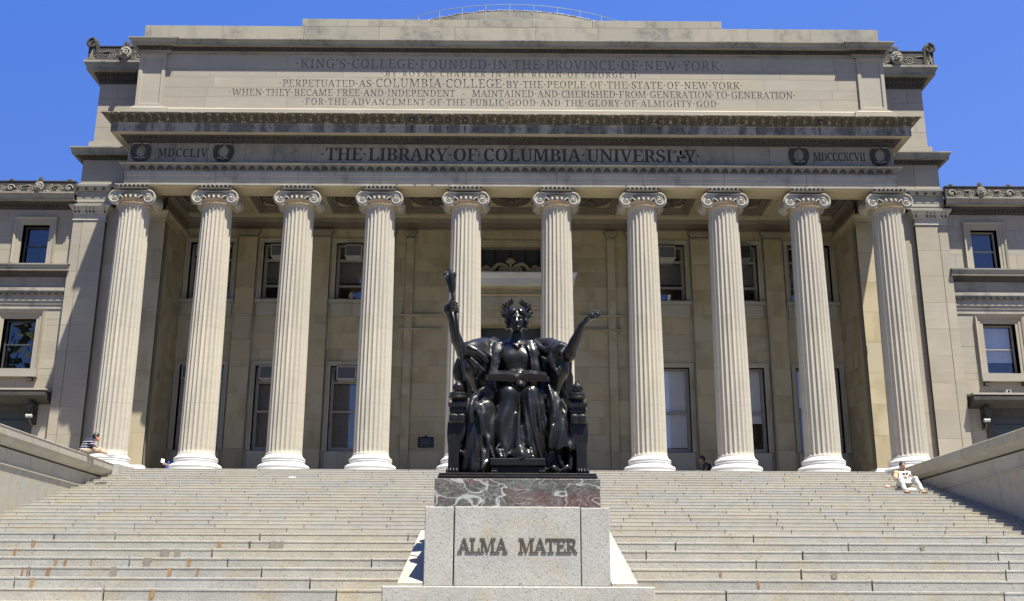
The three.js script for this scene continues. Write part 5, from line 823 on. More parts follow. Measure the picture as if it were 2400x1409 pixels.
  add(0.05, capsule([0.03, 3.55, 24.04], [0.02, 3.30, 24.12], 0.10, 0.12));
  // hem rolled over the foot, and the toe of the shoe at the left
  add(0.03, ellip(zD(140, 1095, 24.22), [0.16, 0.075, 0.14]), chain([zD(10, 1095, 24.30), zD(110, 1040, 24.32), zD(215, 1020, 24.30)], 0.018), chain([zD(20, 1125, 24.32), zD(130, 1085, 24.35), zD(290, 1140, 24.32)], 0.018), chain([zD(60, 1140, 24.34), zD(160, 1115, 24.36), zD(240, 1150, 24.34)], 0.014));
  add(0.02, chain([zC(950, 840, 24.16), zC(905, 900, 24.2), zC(930, 960, 24.22), zC(990, 1060, 24.25)], [0.012, 0.02, 0.028, 0.02]), chain([zC(820, 880, 24.16), zC(840, 980, 24.18), zC(900, 1080, 24.2)], 0.016), capsule(zC(960, 960, 24.2), zC(1000, 1060, 24.2), 0.035, 0.03));
  const bf = blend(F), body = skinOf((x, y, z) => bf(x, y, z) + (y < 4.0 && z > 23.75 ? 0.012 * smooth(4.0, 3.7, y) * smooth(23.75, 23.9, z) * Math.sin(52 * x + 2.2 * Math.sin(5.5 * y) + 3 * Math.sin(3 * y + 9 * x)) : 0), [-0.85, 3.20, 23.1], [0.85, 5.0, 24.5], 0.0115);
  // head with its face, on a grid of its own
  const H = [], hd = (k, ...fs) => fs.forEach((f) => H.push([f, k])), c = -0.013;
  hd(0.04, ellip([c, 5.10, 23.475], [0.103, 0.135, 0.125]), ellip([c, 5.03, 23.52], [0.088, 0.105, 0.088]), ellip([c, 4.965, 23.555], [0.055, 0.05, 0.05]), capsule([c, 4.80, 23.41], [c, 4.99, 23.46], 0.082, 0.07));
  hd(0.012, capsule([c, 5.085, 23.607], [c, 5.025, 23.632], 0.011, 0.017), capsule([c - 0.012, 5.022, 23.615], [c + 0.012, 5.022, 23.615], 0.012), capsule([c - 0.055, 5.098, 23.585], [c - 0.015, 5.094, 23.603], 0.012), capsule([c + 0.055, 5.098, 23.585], [c + 0.015, 5.094, 23.603], 0.012));
  hd(0.01, ellip([c - 0.038, 5.065, 23.580], [0.022, 0.012, 0.015]), ellip([c + 0.038, 5.065, 23.580], [0.022, 0.012, 0.015]), capsule([c - 0.028, 4.985, 23.592], [c + 0.028, 4.985, 23.592], 0.010), capsule([c - 0.022, 4.972, 23.590], [c + 0.022, 4.972, 23.590], 0.010), ellip([c, 4.938, 23.583], [0.026, 0.02, 0.02]), ellip([c - 0.055, 5.02, 23.555], [0.03, 0.035, 0.03]), ellip([c + 0.055, 5.02, 23.555], [0.03, 0.035, 0.03]));
  const hf = blend(H), eye = blend([[ellip([c - 0.040, 5.072, 23.600], [0.026, 0.013, 0.016]), 0], [ellip([c + 0.040, 5.072, 23.600], [0.026, 0.013, 0.016]), 0], [capsule([c - 0.03, 4.9785, 23.604], [c + 0.03, 4.9785, 23.604], 0.004), 0]]);
  const head = skinOf((x, y, z) => { const a = hf(x, y, z), b = -eye(x, y, z), k = 0.012, h = Math.max(k - Math.abs(a - b), 0) / k; return Math.max(a, b) + h * h * k * 0.25; }, [-0.16, 4.84, 23.30], [0.14, 5.27, 23.68], 0.0055);
  // hands: one closed on the sceptre, one open to the sky
  const sc = (y) => { const a = [-0.838, 5.56, 23.99], b = [-0.625, 4.20, 23.99], t = (y - b[1]) / (a[1] - b[1]); return [b[0] + (a[0] - b[0]) * t, y, b[2]]; };
  const W1 = zF(200, 985, 23.88), L = [[capsule(W1, [W1[0] - 0.028, W1[1] + 0.07, 23.90], 0.041, 0.045), 0.03], [ellip([W1[0] - 0.035, W1[1] + 0.105, 23.915], [0.042, 0.06, 0.045]), 0.03]];
  for (let i = 0; i < 4; i++) { const y = W1[1] + 0.062 + i * 0.034, s = sc(y); L.push([chain([[s[0] - 0.052, y + 0.004, 23.935], [s[0] - 0.036, y + 0.002, 24.012], [s[0] + 0.012, y - 0.004, 24.022], [s[0] + 0.034, y - 0.010, 23.985], [s[0] + 0.012, y - 0.012, 23.955]], [0.018, 0.017, 0.016, 0.0145, 0.013]), 0.006]); }
  { const y = W1[1] + 0.16, s = sc(y); L.push([chain([[s[0] - 0.06, y - 0.06, 23.92], [s[0] - 0.055, y - 0.01, 23.945], [s[0] - 0.035, y + 0.03, 23.975], [s[0] - 0.012, y + 0.055, 24.0]], [0.022, 0.018, 0.015, 0.012]), 0.01]); }
  const lh = skinOf(blend(L), [-0.96, 4.86, 23.80], [-0.70, 5.28, 24.08], 0.0045);
  const W2 = zE(1105, 480, 23.85), Rr = [[capsule(W2, zE(1175, 405, 23.87), 0.039, 0.036), 0.02], [ellip(zE(1240, 375, 23.89), [0.062, 0.026, 0.05], 0, 0, 0.35), 0.025]];
  [[23.945, 1262, 1312, 262], [23.915, 1285, 1345, 285], [23.885, 1280, 1362, 262], [23.855, 1262, 1345, 300]].forEach(([z, kx, tx, ty], i) => Rr.push([chain([zE(kx, 365, z), zE(kx + 48, 362, z), zE(tx + 8, 335, z), zE(tx + 4, (ty + 335) / 2, z + 0.004), zE(tx, ty, z - 0.003)], [0.019, 0.0165, 0.015, 0.0135, 0.0115]), 0.006]));
  Rr.push([chain([zE(1190, 370, 23.93), zE(1225, 330, 23.965), zE(1262, 312, 23.975), zE(1290, 318, 23.97)], [0.02, 0.017, 0.015, 0.012]), 0.012]);
  const rh = skinOf(blend(Rr), [0.70, 4.86, 23.76], [1.05, 5.16, 24.04], 0.0045);
  const fig = ST('figure', [body, head, lh, rh]);
  // hair, parted and waved over the temples, with a knot behind
  const wave = blend([[ellip([c - 0.050, 5.165, 23.485], [0.082, 0.085, 0.118], 0, 0, 0.25), 0.03], [ellip([c + 0.050, 5.165, 23.485], [0.082, 0.085, 0.118], 0, 0, -0.25), 0.03], [ellip([c - 0.115, 5.07, 23.47], [0.042, 0.105, 0.085]), 0.04], [ellip([c + 0.115, 5.07, 23.47], [0.042, 0.105, 0.085]), 0.04], [ellip([c, 5.08, 23.36], [0.11, 0.13, 0.09]), 0.04], [ellip([c, 5.02, 23.27], [0.06, 0.06, 0.06]), 0.02]]);
  const face = blend([[ellip([c, 5.035, 23.62], [0.085, 0.125, 0.12]), 0.02], [ellip([c, 5.14, 23.63], [0.05, 0.055, 0.05]), 0.03]]);
  put('hair', skinOf((x, y, z) => { const part = 0.012 * Math.exp(-((x - c) * (x - c)) / 0.0002) * (y > 5.15 ? 1 : 0); return Math.max(wave(x, y, z) + part - 0.005 * Math.sin(70 * (y - 5.1) + 46 * Math.abs(x - c) + 20 * z), -face(x, y, z)); }, [-0.19, 4.90, 23.18], [0.17, 5.29, 23.66], 0.006), M.bronze, fig);
  // wreath: leafy sprays rising on both sides of the head
  const wr = ST('wreath', [tube([zH(365, 440, 23.50), zH(380, 330, 23.50), zH(430, 200, 23.49), zH(540, 110, 23.47)], 0.008, 12, 5), tube([zH(870, 440, 23.50), zH(860, 330, 23.50), zH(800, 210, 23.49), zH(700, 115, 23.47)], 0.008, 12, 5)]);
  const leaf = (a, b, w) => { const d = V(b[0] - a[0], b[1] - a[1], b[2] - a[2]), L = d.length(), g = new THREE.SphereGeometry(1, 8, 7), p = g.attributes.position; for (let i = 0; i < p.count; i++) { const y = p.getY(i), k = 1 - 0.35 * Math.max(0, y); p.setXYZ(i, p.getX(i) * w * k, (y + 1) * L / 2, p.getZ(i) * 0.006 + 0.012 * y * y); } g.applyQuaternion(new THREE.Quaternion().setFromUnitVectors(V(0, 1, 0), d.normalize())); g.computeVertexNormals(); g.translate(...a); put('leaf', fin(g, true), M.bronze, wr); };
  const sprays = [[400, 445, 305, 440], [395, 470, 335, 475], [400, 378, 272, 356], [388, 335, 298, 262], [385, 296, 334, 186], [425, 300, 396, 150], [410, 350, 345, 300], [425, 260, 470, 128], [450, 205, 536, 86], [462, 190, 576, 130], [440, 235, 402, 160], [470, 215, 562, 172], [430, 340, 478, 255], [415, 410, 330, 400], [440, 270, 500, 190], [400, 330, 380, 215], [380, 420, 300, 395]];
  for (const [x0, y0, x1, y1] of sprays) for (const f of [0, 1]) { const z0 = 23.49 + rr(-0.015, 0.015), z1 = z0 + rr(-0.01, 0.035), X = (x) => f ? 1236 - x : x, dy = f ? 12 : 0; leaf(zH(X(x0), y0 + dy, z0), zH(X(x1) + (f ? rr(-12, 12) : 0), y1 + dy + (f ? rr(-12, 12) : 0), z1), rr(0.015, 0.019)); }
  // sceptre with a crowned head
  const s2 = sc(5.30), s3 = sc(5.52), up3 = sc(5.44); const shaft = [tube([sc(4.20), sc(4.5), sc(4.8), sc(5.1), sc(5.36)], 0.019, 24, 8)];
  for (let i = 0; i < 9; i++) { const s = sc(5.17 + i * 0.022); shaft.push(tube([[s[0] - 0.02, s[1] - 0.012, s[2] + 0.006], [s[0], s[1], s[2] + 0.021], [s[0] + 0.02, s[1] + 0.012, s[2] + 0.006]], 0.007, 5, 5)); }
  const sp = ST('sceptre', shaft); const hg = []; for (let i = 0; i < 6; i++) { const a = i / 6 * 6.283 + 0.3, q = (r, y) => { const s = sc(y); return [s[0] + r * Math.cos(a), y, s[2] + r * Math.sin(a)]; }; hg.push(tube([q(0.014, 5.30), q(0.034, 5.36), q(0.044, 5.42), q(0.052, 5.47), q(0.078, 5.505), q(0.072, 5.53), q(0.05, 5.525)], 0.017, 12, 6, (t) => 1.15 - 0.5 * t)); }
  hg.push(lathe([[0.016, 5.29], [0.034, 5.35], [0.046, 5.42], [0.055, 5.48], [0.05, 5.50], [0.001, 5.50]], 14, up3[0], 0, up3[2])); hg.push(tube([sc(5.49), sc(5.53), sc(5.585)], 0.009, 4, 5), ball(...sc(5.545), 0.018, 0.014, 0.018), tube([[s3[0] - 0.028, 5.565, s3[2]], [s3[0] + 0.002, 5.572, s3[2]], [s3[0] + 0.028, 5.563, s3[2]]], 0.007, 4, 5)); put('sceptre_head', hg, M.bronze, sp);
}
{ // the gown: yoke, stoles, wide sleeves and the mantle that falls to both sides
  const F = [], add = (k, ...fs) => fs.forEach((f) => F.push([f, k])), fold = (k, r, ...p) => add(k, chain(p, p.map((_, i) => r * (0.7 + 0.5 * Math.sin(Math.PI * (i + 0.5) / p.length)))));
  // sleeves
  add(0.06, chain([[-0.27, 4.775, 23.36], [-0.42, 4.74, 23.46], [-0.60, 4.66, 23.64]], [0.10, 0.12, 0.105]), chain([[0.25, 4.775, 23.36], [0.40, 4.74, 23.46], [0.555, 4.655, 23.62]], [0.10, 0.12, 0.10]));
  add(0.07, chain([[-0.52, 4.62, 23.58], [-0.52, 4.42, 23.58], [-0.47, 4.24, 23.50]], [0.135, 0.14, 0.10]), chain([[0.49, 4.62, 23.58], [0.50, 4.42, 23.56], [0.45, 4.24, 23.48]], [0.13, 0.13, 0.10]), chain([[-0.70, 4.55, 23.45], [-0.73, 4.42, 23.42], [-0.66, 4.2, 23.42]], [0.07, 0.08, 0.05]));
  add(0.06, capsule([-0.36, 4.6, 23.4], [-0.38, 4.1, 23.45], 0.12, 0.12), capsule([0.34, 4.6, 23.4], [0.36, 4.1, 23.45], 0.12, 0.12));
  // folds over the shoulders and sleeves
  fold(0.022, 0.032, zB(390, 215, 23.66), zB(560, 240, 23.66), zB(720, 350, 23.64), zB(840, 440, 23.60)); fold(0.022, 0.034, zB(420, 250, 23.72), zB(600, 330, 23.73), zB(720, 430, 23.72), zB(780, 540, 23.70)); fold(0.02, 0.028, zB(660, 210, 23.54), zB(790, 240, 23.56), zB(800, 330, 23.58), zB(860, 420, 23.58)); fold(0.02, 0.026, zB(720, 190, 23.48), zB(870, 150, 23.47), zB(930, 110, 23.42)); fold(0.018, 0.02, zB(960, 160, 23.48), zB(890, 250, 23.53), zB(880, 350, 23.57)); fold(0.016, 0.016, zB(990, 190, 23.50), zB(930, 270, 23.54), zB(910, 360, 23.57)); fold(0.02, 0.026, zB(500, 480, 23.72), zB(600, 580, 23.72), zB(720, 700, 23.70), zB(640, 820, 23.66)); fold(0.02, 0.022, zB(460, 560, 23.70), zB(540, 700, 23.68), zB(600, 860, 23.62));
  fold(0.022, 0.034, zE(345, 740, 23.48), zE(430, 830, 23.56), zE(540, 890, 23.62), zE(690, 790, 23.66), zE(760, 790, 23.66)); fold(0.022, 0.03, zE(420, 720, 23.44), zE(560, 740, 23.5), zE(640, 760, 23.56)); fold(0.02, 0.03, zE(640, 850, 23.70), zE(760, 800, 23.70), zE(850, 830, 23.70), zE(770, 930, 23.74)); fold(0.02, 0.028, zE(620, 880, 23.70), zE(610, 1010, 23.70), zE(630, 1120, 23.70), zE(700, 1230, 23.70), zE(740, 1160, 23.70)); fold(0.02, 0.024, zE(480, 1000, 23.66), zE(560, 1060, 23.68), zE(600, 980, 23.70)); fold(0.018, 0.018, zE(350, 740, 23.50), zE(390, 850, 23.56), zE(420, 960, 23.58)); fold(0.018, 0.022, zE(520, 740, 23.42), zE(600, 730, 23.42));
  // stoles down the front
  for (const [pts, w] of [[[zB(1010, 190, 23.545), zB(960, 380, 23.60), zB(930, 560, 23.615), zB(910, 740, 23.64)], 0.046], [[zE(265, 740, 23.545), zE(320, 880, 23.60), zE(355, 1050, 23.62), zE(375, 1200, 23.64)], 0.046]]) for (const o of [-1, -0.33, 0.33, 1]) add(0.012, chain(pts.map((p) => [p[0] + o * w * 0.72, p[1], p[2] - 0.006 * Math.abs(o)]), 0.021));
  for (const pts of [[zB(1090, 200, 23.575), zB(1040, 400, 23.62), zB(1015, 600, 23.635), zB(965, 740, 23.65)], [zE(200, 720, 23.57), zE(270, 900, 23.62), zE(300, 1050, 23.635), zE(310, 1210, 23.65)]]) add(0.006, chain(pts, 0.009));
  // lap and mantle, viewer's left
  add(0.06, capsule([-0.30, 4.05, 23.55], [-0.34, 4.04, 23.95], 0.13, 0.11), capsule([0.30, 4.05, 23.55], [0.33, 4.04, 23.93], 0.13, 0.10));
  add(0.06, chain([[-0.36, 4.03, 23.93], [-0.47, 3.80, 23.98], [-0.50, 3.45, 24.0], [-0.47, 3.16, 24.04]], [0.10, 0.14, 0.15, 0.15]), chain([[-0.55, 3.9, 23.9], [-0.60, 3.6, 23.95], [-0.58, 3.16, 24.0]], [0.07, 0.085, 0.09]), chain([[-0.34, 3.85, 24.0], [-0.34, 3.5, 24.02], [-0.36, 3.16, 24.05]], [0.09, 0.12, 0.12]));
  fold(0.02, 0.022, zK(420, 860, 24.03), zB(820, 980, 24.05), zB(650, 1080, 24.09), zB(590, 1200, 24.12), zB(600, 1390, 24.15)); fold(0.014, 0.022, zB(600, 1080, 24.06), zB(520, 1220, 24.12), zB(500, 1330, 24.15)); fold(0.016, 0.03, zC(520, 20, 24.13), zC(475, 160, 24.17), zC(470, 300, 24.18), zC(500, 420, 24.17)); fold(0.02, 0.020, zC(560, 60, 24.13), zC(565, 220, 24.165), zC(640, 440, 24.17), zC(730, 680, 24.165), zC(785, 900, 24.16), zC(770, 1120, 24.18), zC(690, 1310, 24.22));
  add(0.05, chain([zC(650, 190, 24.10), zC(700, 330, 24.105), zC(750, 500, 24.10), zC(780, 680, 24.09), zC(770, 1000, 24.08)], [0.06, 0.075, 0.07, 0.06, 0.06]), chain([zC(760, 210, 24.06), zC(800, 420, 24.06), zC(810, 700, 24.05), zC(800, 1050, 24.05)], [0.05, 0.06, 0.06, 0.06]));
  fold(0.02, 0.03, zC(430, 60, 24.04), zC(410, 300, 24.10), zC(400, 640, 24.10), zC(440, 900, 24.10)); fold(0.02, 0.026, zC(560, 500, 24.12), zC(560, 800, 24.14), zC(600, 1100, 24.16)); fold(0.02, 0.024, zC(640, 650, 24.14), zC(670, 950, 24.17), zC(680, 1200, 24.2)); fold(0.02, 0.026, zC(340, 660, 24.06), zC(290, 860, 24.10), zC(260, 950, 24.10), zC(350, 990, 24.1)); fold(0.02, 0.022, zC(480, 600, 24.12), zC(490, 900, 24.13), zC(500, 1250, 24.16)); fold(0.02, 0.02, zC(620, 1290, 24.2), zC(680, 1240, 24.22), zC(770, 1130, 24.2));
  // mantle, viewer's right, hanging free like a bell over inner folds
  const bell = blend([[chain([zD(495, 140, 24.05), zD(560, 330, 24.08), zD(610, 560, 24.10), zD(640, 800, 24.09), zD(660, 1040, 24.08)], [0.03, 0.065, 0.10, 0.13, 0.15]), 0.05], [chain([zD(660, 400, 24.0), zD(700, 560, 24.03), zD(750, 800, 24.03), zD(800, 1040, 24.04)], [0.06, 0.085, 0.10, 0.10]), 0.05], [chain([zD(510, 160, 24.1), zD(560, 330, 24.155), zD(590, 500, 24.17), zD(535, 620, 24.17), zD(520, 670, 24.16)], [0.014, 0.022, 0.03, 0.026, 0.02]), 0.016], [chain([zD(490, 340, 24.08), zD(500, 420, 24.12), zD(540, 500, 24.13)], 0.016), 0.012], [chain([zD(600, 250, 24.08), zD(650, 360, 24.12), zD(620, 480, 24.15), zD(590, 590, 24.185)], 0.024), 0.02], [chain([zD(690, 350, 24.08), zD(740, 450, 24.10), zD(770, 650, 24.12), zD(820, 850, 24.13), zD(870, 1000, 24.13)], 0.022), 0.025], [chain([zD(690, 650, 24.14), zD(720, 800, 24.16), zD(760, 920, 24.18), zD(790, 1010, 24.18)], 0.024), 0.03], [chain([zD(560, 720, 24.2), zD(540, 880, 24.22), zD(540, 1010, 24.22)], 0.024), 0.04]]);
  const hemY = zD(650, 1015, 24.15)[1]; add(0.0, (x, y, z) => Math.max(bell(x, y, z), hemY + 0.012 * Math.sin(x * 26) - y));
  add(0.03, chain([[0.38, 3.75, 23.95], [0.42, 3.4, 23.97], [0.46, 3.12, 24.0]], [0.10, 0.13, 0.13]));
  fold(0.02, 0.024, zD(600, 1020, 24.10), zD(650, 1130, 24.12), zD(690, 1220, 24.14), zD(710, 1300, 24.14)); fold(0.02, 0.024, zD(770, 1020, 24.08), zD(800, 1150, 24.1), zD(815, 1260, 24.12)); add(0.02, chain([zD(470, 1300, 24.2), zD(560, 1275, 24.24), zD(660, 1310, 24.25), zD(760, 1270, 24.22), zD(810, 1290, 24.2)], [0.02, 0.03, 0.022, 0.03, 0.025]), chain([zD(450, 1060, 24.05), zD(440, 1200, 24.08), zD(470, 1310, 24.1)], 0.03));
  const gown = blend(F); ST('gown', skinOf((x, y, z) => Math.max(gown(x, y, z) + (y < 3.95 ? 0.010 * smooth(3.95, 3.7, y) * Math.sin(46 * x + 3 * Math.sin(4 * y + 2) + 12 * z) : 0.004 * Math.sin(26 * x + 22 * y + 14 * z) * Math.sin(17 * y - 9 * x)), 3.079 - y), [-0.86, 3.06, 23.05], [0.74, 4.98, 24.42], 0.0115));
}
{ // open book on the lap
  const sh = (pts) => { const s = new THREE.Shape(); pts.forEach((p, i) => i ? s.lineTo(...p) : s.moveTo(...p)); return s; };
  const place = (g) => { g.translate(0, 0, -0.34); g.rotateX(0.34); g.translate(-0.003, 4.186, 24.125); return fin(g); };
  const raw = (s, d) => new THREE.ExtrudeGeometry(s, { depth: d, bevelEnabled: false });
  const b = ST('book', place(raw(sh([[-0.372, -0.004], [-0.06, -0.016], [0.0, 0.012], [0.06, -0.016], [0.372, -0.012], [0.372, 0.004], [0.06, 0.0], [0.0, 0.028], [-0.06, 0.0], [-0.372, 0.012]]), 0.34)));
  put('pages', place(raw(sh([[-0.35, 0.014], [-0.06, 0.002], [-0.01, 0.03], [-0.05, 0.055], [-0.13, 0.068], [-0.24, 0.068], [-0.34, 0.062]]), 0.325)), M.bronze, b); put('pages', place(raw(sh([[0.06, 0.002], [0.35, 0.006], [0.34, 0.05], [0.27, 0.062], [0.15, 0.078], [0.07, 0.07], [0.01, 0.03]]), 0.325)), M.bronze, b);
}
{ // throne
  for (const q of [-1, 1]) {
    const x0 = q < 0 ? -0.806 : 0.588, w = 0.208, cx = x0 + w / 2, outer = q < 0 ? x0 : x0 + w, inn = q < 0 ? x0 + w : x0, D = q < 0 ? 1 : -1;
    ST('post_cap', [box(x0, x0 + w, 3.855, 3.905, 23.99, 24.20), box(x0 + 0.014, x0 + w - 0.014, 3.80, 3.854, 24.0, 24.185), box(x0 + 0.02, x0 + w - 0.02, 3.782, 3.80, 24.0, 24.17)]);
    ST('finial', lathe([[0.001, 3.905], [0.085, 3.906], [0.078, 3.925], [0.07, 3.94], [0.10, 3.957], [0.113, 3.975], [0.108, 3.992], [0.098, 4.0], [0.106, 4.012], [0.102, 4.03], [0.085, 4.04], [0.045, 4.046], [0.058, 4.07], [0.064, 4.10], [0.056, 4.13], [0.034, 4.155], [0.012, 4.178], [0.001, 4.182]], 28, cx, 0, 24.095)); const fl = []; for (const a of [0.3, 2.4, 4.5]) fl.push(tube([0, 0.25, 0.5, 0.75, 1].map((t) => [cx + (0.062 - 0.05 * t * t) * Math.cos(a + t * 2.2), 4.07 + 0.11 * t, 24.095 + (0.062 - 0.05 * t * t) * Math.sin(a + t * 2.2)]), 0.010, 12, 5)); ST('finial_flame', fl);
    ST('post_scroll', [skinOf(blend([[rbox([cx - 0.045, 3.722, 24.11], [0.05, 0.062, 0.10], 0.035), 0.012], [rbox([cx + 0.045, 3.722, 24.11], [0.05, 0.062, 0.10], 0.035), 0.012]]), [cx - 0.13, 3.63, 23.98], [cx + 0.13, 3.81, 24.24], 0.009)]);
    const s = new THREE.Shape(); s.moveTo(outer + D * 0.004, 3.68); s.quadraticCurveTo(outer - D * 0.012, 3.55, outer + D * 0.012, 3.42); s.quadraticCurveTo(outer + D * 0.022, 3.25, outer + D * 0.008, 3.10); s.lineTo(outer + D * 0.13, 3.10); s.quadraticCurveTo(outer + D * 0.11, 3.3, outer + D * 0.14, 3.45); s.quadraticCurveTo(inn, 3.55, inn - D * 0.01, 3.68); s.closePath(); ST('throne_leg', extrude(s, 0.17, 23.98, 10, 0.008));
    ST('lion_paw', [0, 1, 2, 3].map((i) => ball(outer + D * (0.006 + i * 0.034), 3.115, 24.185, 0.022, 0.045, 0.05, 9, 7)));
    ST('throne_side', [box(Math.min(outer + D * 0.02, outer + D * 0.1), Math.max(outer + D * 0.02, outer + D * 0.1), 3.08, 3.80, 22.95, 23.98)]);
    const st = (a, b, c, d) => { const g = new THREE.Shape([new THREE.Vector2(...a), new THREE.Vector2(...b), new THREE.Vector2(...c), new THREE.Vector2(...d)]); return extrude(g, 0.25, 23.22, 4, 0.006); };
    ST('throne_stile', q < 0 ? st([-0.575, 4.20], [-0.525, 4.16], [-0.615, 4.655], [-0.70, 4.655]) : st([0.585, 4.21], [0.655, 4.185], [0.672, 4.672], [0.595, 4.665]));
    ST('stile_scroll', [cyl(q < 0 ? -0.53 : 0.60, 4.17, 23.42, 0.045, 0.045, 0.12, 14, 'z')]);
  }
  const b = new THREE.Shape(); b.moveTo(-0.73, 3.1); b.lineTo(-0.73, 4.45); b.quadraticCurveTo(-0.7, 4.66, -0.45, 4.68); b.lineTo(0.43, 4.68); b.quadraticCurveTo(0.66, 4.66, 0.70, 4.45); b.lineTo(0.70, 3.1); b.closePath(); ST('throne_back', extrude(b, 0.12, 22.95, 10, 0.01)); ST('throne_seat', box(-0.7, 0.68, 3.72, 3.84, 23.0, 23.9));
  ST('footstool', [block(-0.315, 0.302, 3.165, 3.245, 23.85, 24.37, 0.008), box(-0.29, 0.28, 3.079, 3.16, 23.9, 24.28)]); for (const q of [-0.30, 0.235]) ST('footstool_foot', [0, 1].map((i) => { const g = new THREE.CylinderGeometry(0.018, 0.018, 0.065, 12); g.rotateZ(Math.PI / 2); g.translate(q + 0.033, 3.10 + i * 0.034, 24.335); return fin(g, true); }));
}

// ------------------------------------------------------------------ people, each one body with clothes and hair as its parts
function person(label, pos, yaw, J, o) { // J: joints in the figure's own frame (x to its left, y up, z forward), metres
  const t = thing('person', label, 'person', pos); t.rotation.y = yaw; t.userData.base = [0, 0, 0]; t.scale.setScalar(o.size || 1);
  const k = o.scale || 1, lo = [-0.75, -0.6, -0.6], hi = [0.75, 1.05, 1.0], cell = o.cell || 0.014;
  const arms = [], legs = [];
  for (const s of ['L', 'R']) { arms.push([chain([J['sh' + s], J['el' + s], J['ha' + s]], [0.048, 0.042, 0.03]), 0.03], [ellip(J['ha' + s], [0.04, 0.03, 0.045]), 0.02]); if (J['hp' + s]) legs.push([chain([J['hp' + s], J['kn' + s], J['an' + s]], [0.085, 0.062, 0.042]), 0.03], [capsule(J['an' + s], J['to' + s], 0.042, 0.036), 0.03]); }
  const h = J.head, f = J.face || [0, -0.25, 1], fl = Math.hypot(...f), n = f.map((q) => q / fl), S = (a, b) => [h[0] + n[0] * a, h[1] + n[1] * a + b, h[2] + n[2] * a];
  const headF = [[ellip(h, [0.076, 0.105, 0.092]), 0.02], [ellip(S(0.04, -0.055), [0.055, 0.06, 0.055]), 0.03], [capsule(S(0.085, 0.015), S(0.108, -0.018), 0.012, 0.016), 0.015], [capsule(S(0.083, 0.028), S(0.085, 0.028), 0.03), 0.02], [capsule(S(0.082, -0.055), S(0.088, -0.055), 0.02), 0.012], [ellip([h[0] - 0.078, h[1] - 0.01, h[2]], [0.014, 0.03, 0.02]), 0.01], [ellip([h[0] + 0.078, h[1] - 0.01, h[2]], [0.014, 0.03, 0.02]), 0.01], [capsule(J.neck, [h[0], h[1] - 0.06, h[2]], 0.05, 0.048), 0.03]];
  const body = mesh('body', skinOf(blend([[chain([J.hip, J.chest, J.neck], [0.12, 0.13, 0.05]), 0.05], [capsule(J.shL, J.shR, 0.05), 0.05], ...arms, ...legs, ...headF]), lo, hi, cell), o.skin || M.skin, t);
  const fingers = []; for (const s of ['L', 'R']) for (let i = -1.5; i <= 1.5; i++) { const a = J['ha' + s], e = J['el' + s], d = [a[0] - e[0], a[1] - e[1], a[2] - e[2]], l = Math.hypot(...d); fingers.push(tube([[a[0] + i * 0.006, a[1] + i * 0.014, a[2]], [a[0] + d[0] / l * 0.05, a[1] + d[1] / l * 0.05 + i * 0.016, a[2] + d[2] / l * 0.05], [a[0] + d[0] / l * 0.075, a[1] + d[1] / l * 0.07 + i * 0.016 - 0.02, a[2] + d[2] / l * 0.075]], 0.009, 5, 5)); } mesh('fingers', merge(fingers), o.skin || M.skin, body);
  const mid = (a, b, t2) => a.map((q, i) => q + (b[i] - q) * t2), sl = o.sleeve ?? 0.6;
  const top = [[chain([J.hip, J.chest], [0.145, 0.152]), 0.05], [chain([J.chest, mid(J.chest, J.neck, 0.8)], [0.152, 0.075]), 0.05], [capsule(J.shL, J.shR, 0.064), 0.05]];
  if (sl > 0) for (const s of ['L', 'R']) top.push([capsule(J['sh' + s], mid(J['sh' + s], J['el' + s], sl), 0.066, 0.062), 0.03]);
  const tf = blend(top); mesh('shirt', skinOf((x, y, z) => tf(x, y, z) + 0.004 * Math.sin(38 * y + 14 * x + 9 * z), lo, hi, cell), o.shirt, body);
  if (o.stripes) { const g = []; for (const y of o.stripes) { const q = tf, N = 40, pts = []; const c0 = mid(J.hip, J.chest, clamp((y - J.hip[1]) / (J.chest[1] - J.hip[1]), 0, 1.3)); for (let i = 0; i <= N; i++) { const a = i / N * 6.2832; let r = 0.02; while (r < 0.3 && q(c0[0] + r * Math.cos(a), y, c0[2] + r * Math.sin(a)) < 0.004) r += 0.004; pts.push([c0[0] + r * Math.cos(a), y, c0[2] + r * Math.sin(a)]); } g.push(tube(pts, 0.007, 60, 5)); } mesh('shirt_stripes', merge(g), M.white, body); }
  if (J.hpL) { const tr = [[ellip(J.hip, [0.165, 0.11, 0.14]), 0.05]], e = o.trouser ?? 0.9; for (const s of ['L', 'R']) { tr.push([capsule(J['hp' + s], J['kn' + s], 0.10, 0.078), 0.03]); if (e > 0) tr.push([capsule(J['kn' + s], mid(J['kn' + s], J['an' + s], e), 0.078, 0.068), 0.03]); } const q = blend(tr); mesh('trousers', skinOf((x, y, z) => q(x, y, z) + 0.004 * Math.sin(44 * y + 20 * z), lo, hi, cell), o.trousers, body);
    const sh = []; for (const s of ['L', 'R']) sh.push([capsule([J['an' + s][0], J['an' + s][1] - 0.03, J['an' + s][2]], J['to' + s], 0.046, 0.044), 0.02]); const shf = blend(sh), low = Math.min(J.toL[1], J.toR[1]) + 0.012 + (o.shoeTop || 0); mesh('shoes', skinOf((x, y, z) => Math.max(shf(x, y, z), y - low - 0.03), lo, hi, cell * 0.8), o.shoes, body); }
  const hr = blend([[ellip([h[0] - n[0] * 0.018, h[1] + 0.026, h[2] - n[2] * 0.018], [0.09, 0.105, 0.104]), 0], [ellip([h[0] - n[0] * 0.05, h[1] - 0.01, h[2] - n[2] * 0.05], [0.078, 0.09, 0.075]), 0.03]]), cutF = ellip(S(0.095, -0.04 - (o.fringe || 0)), [0.075, 0.095, 0.085]);
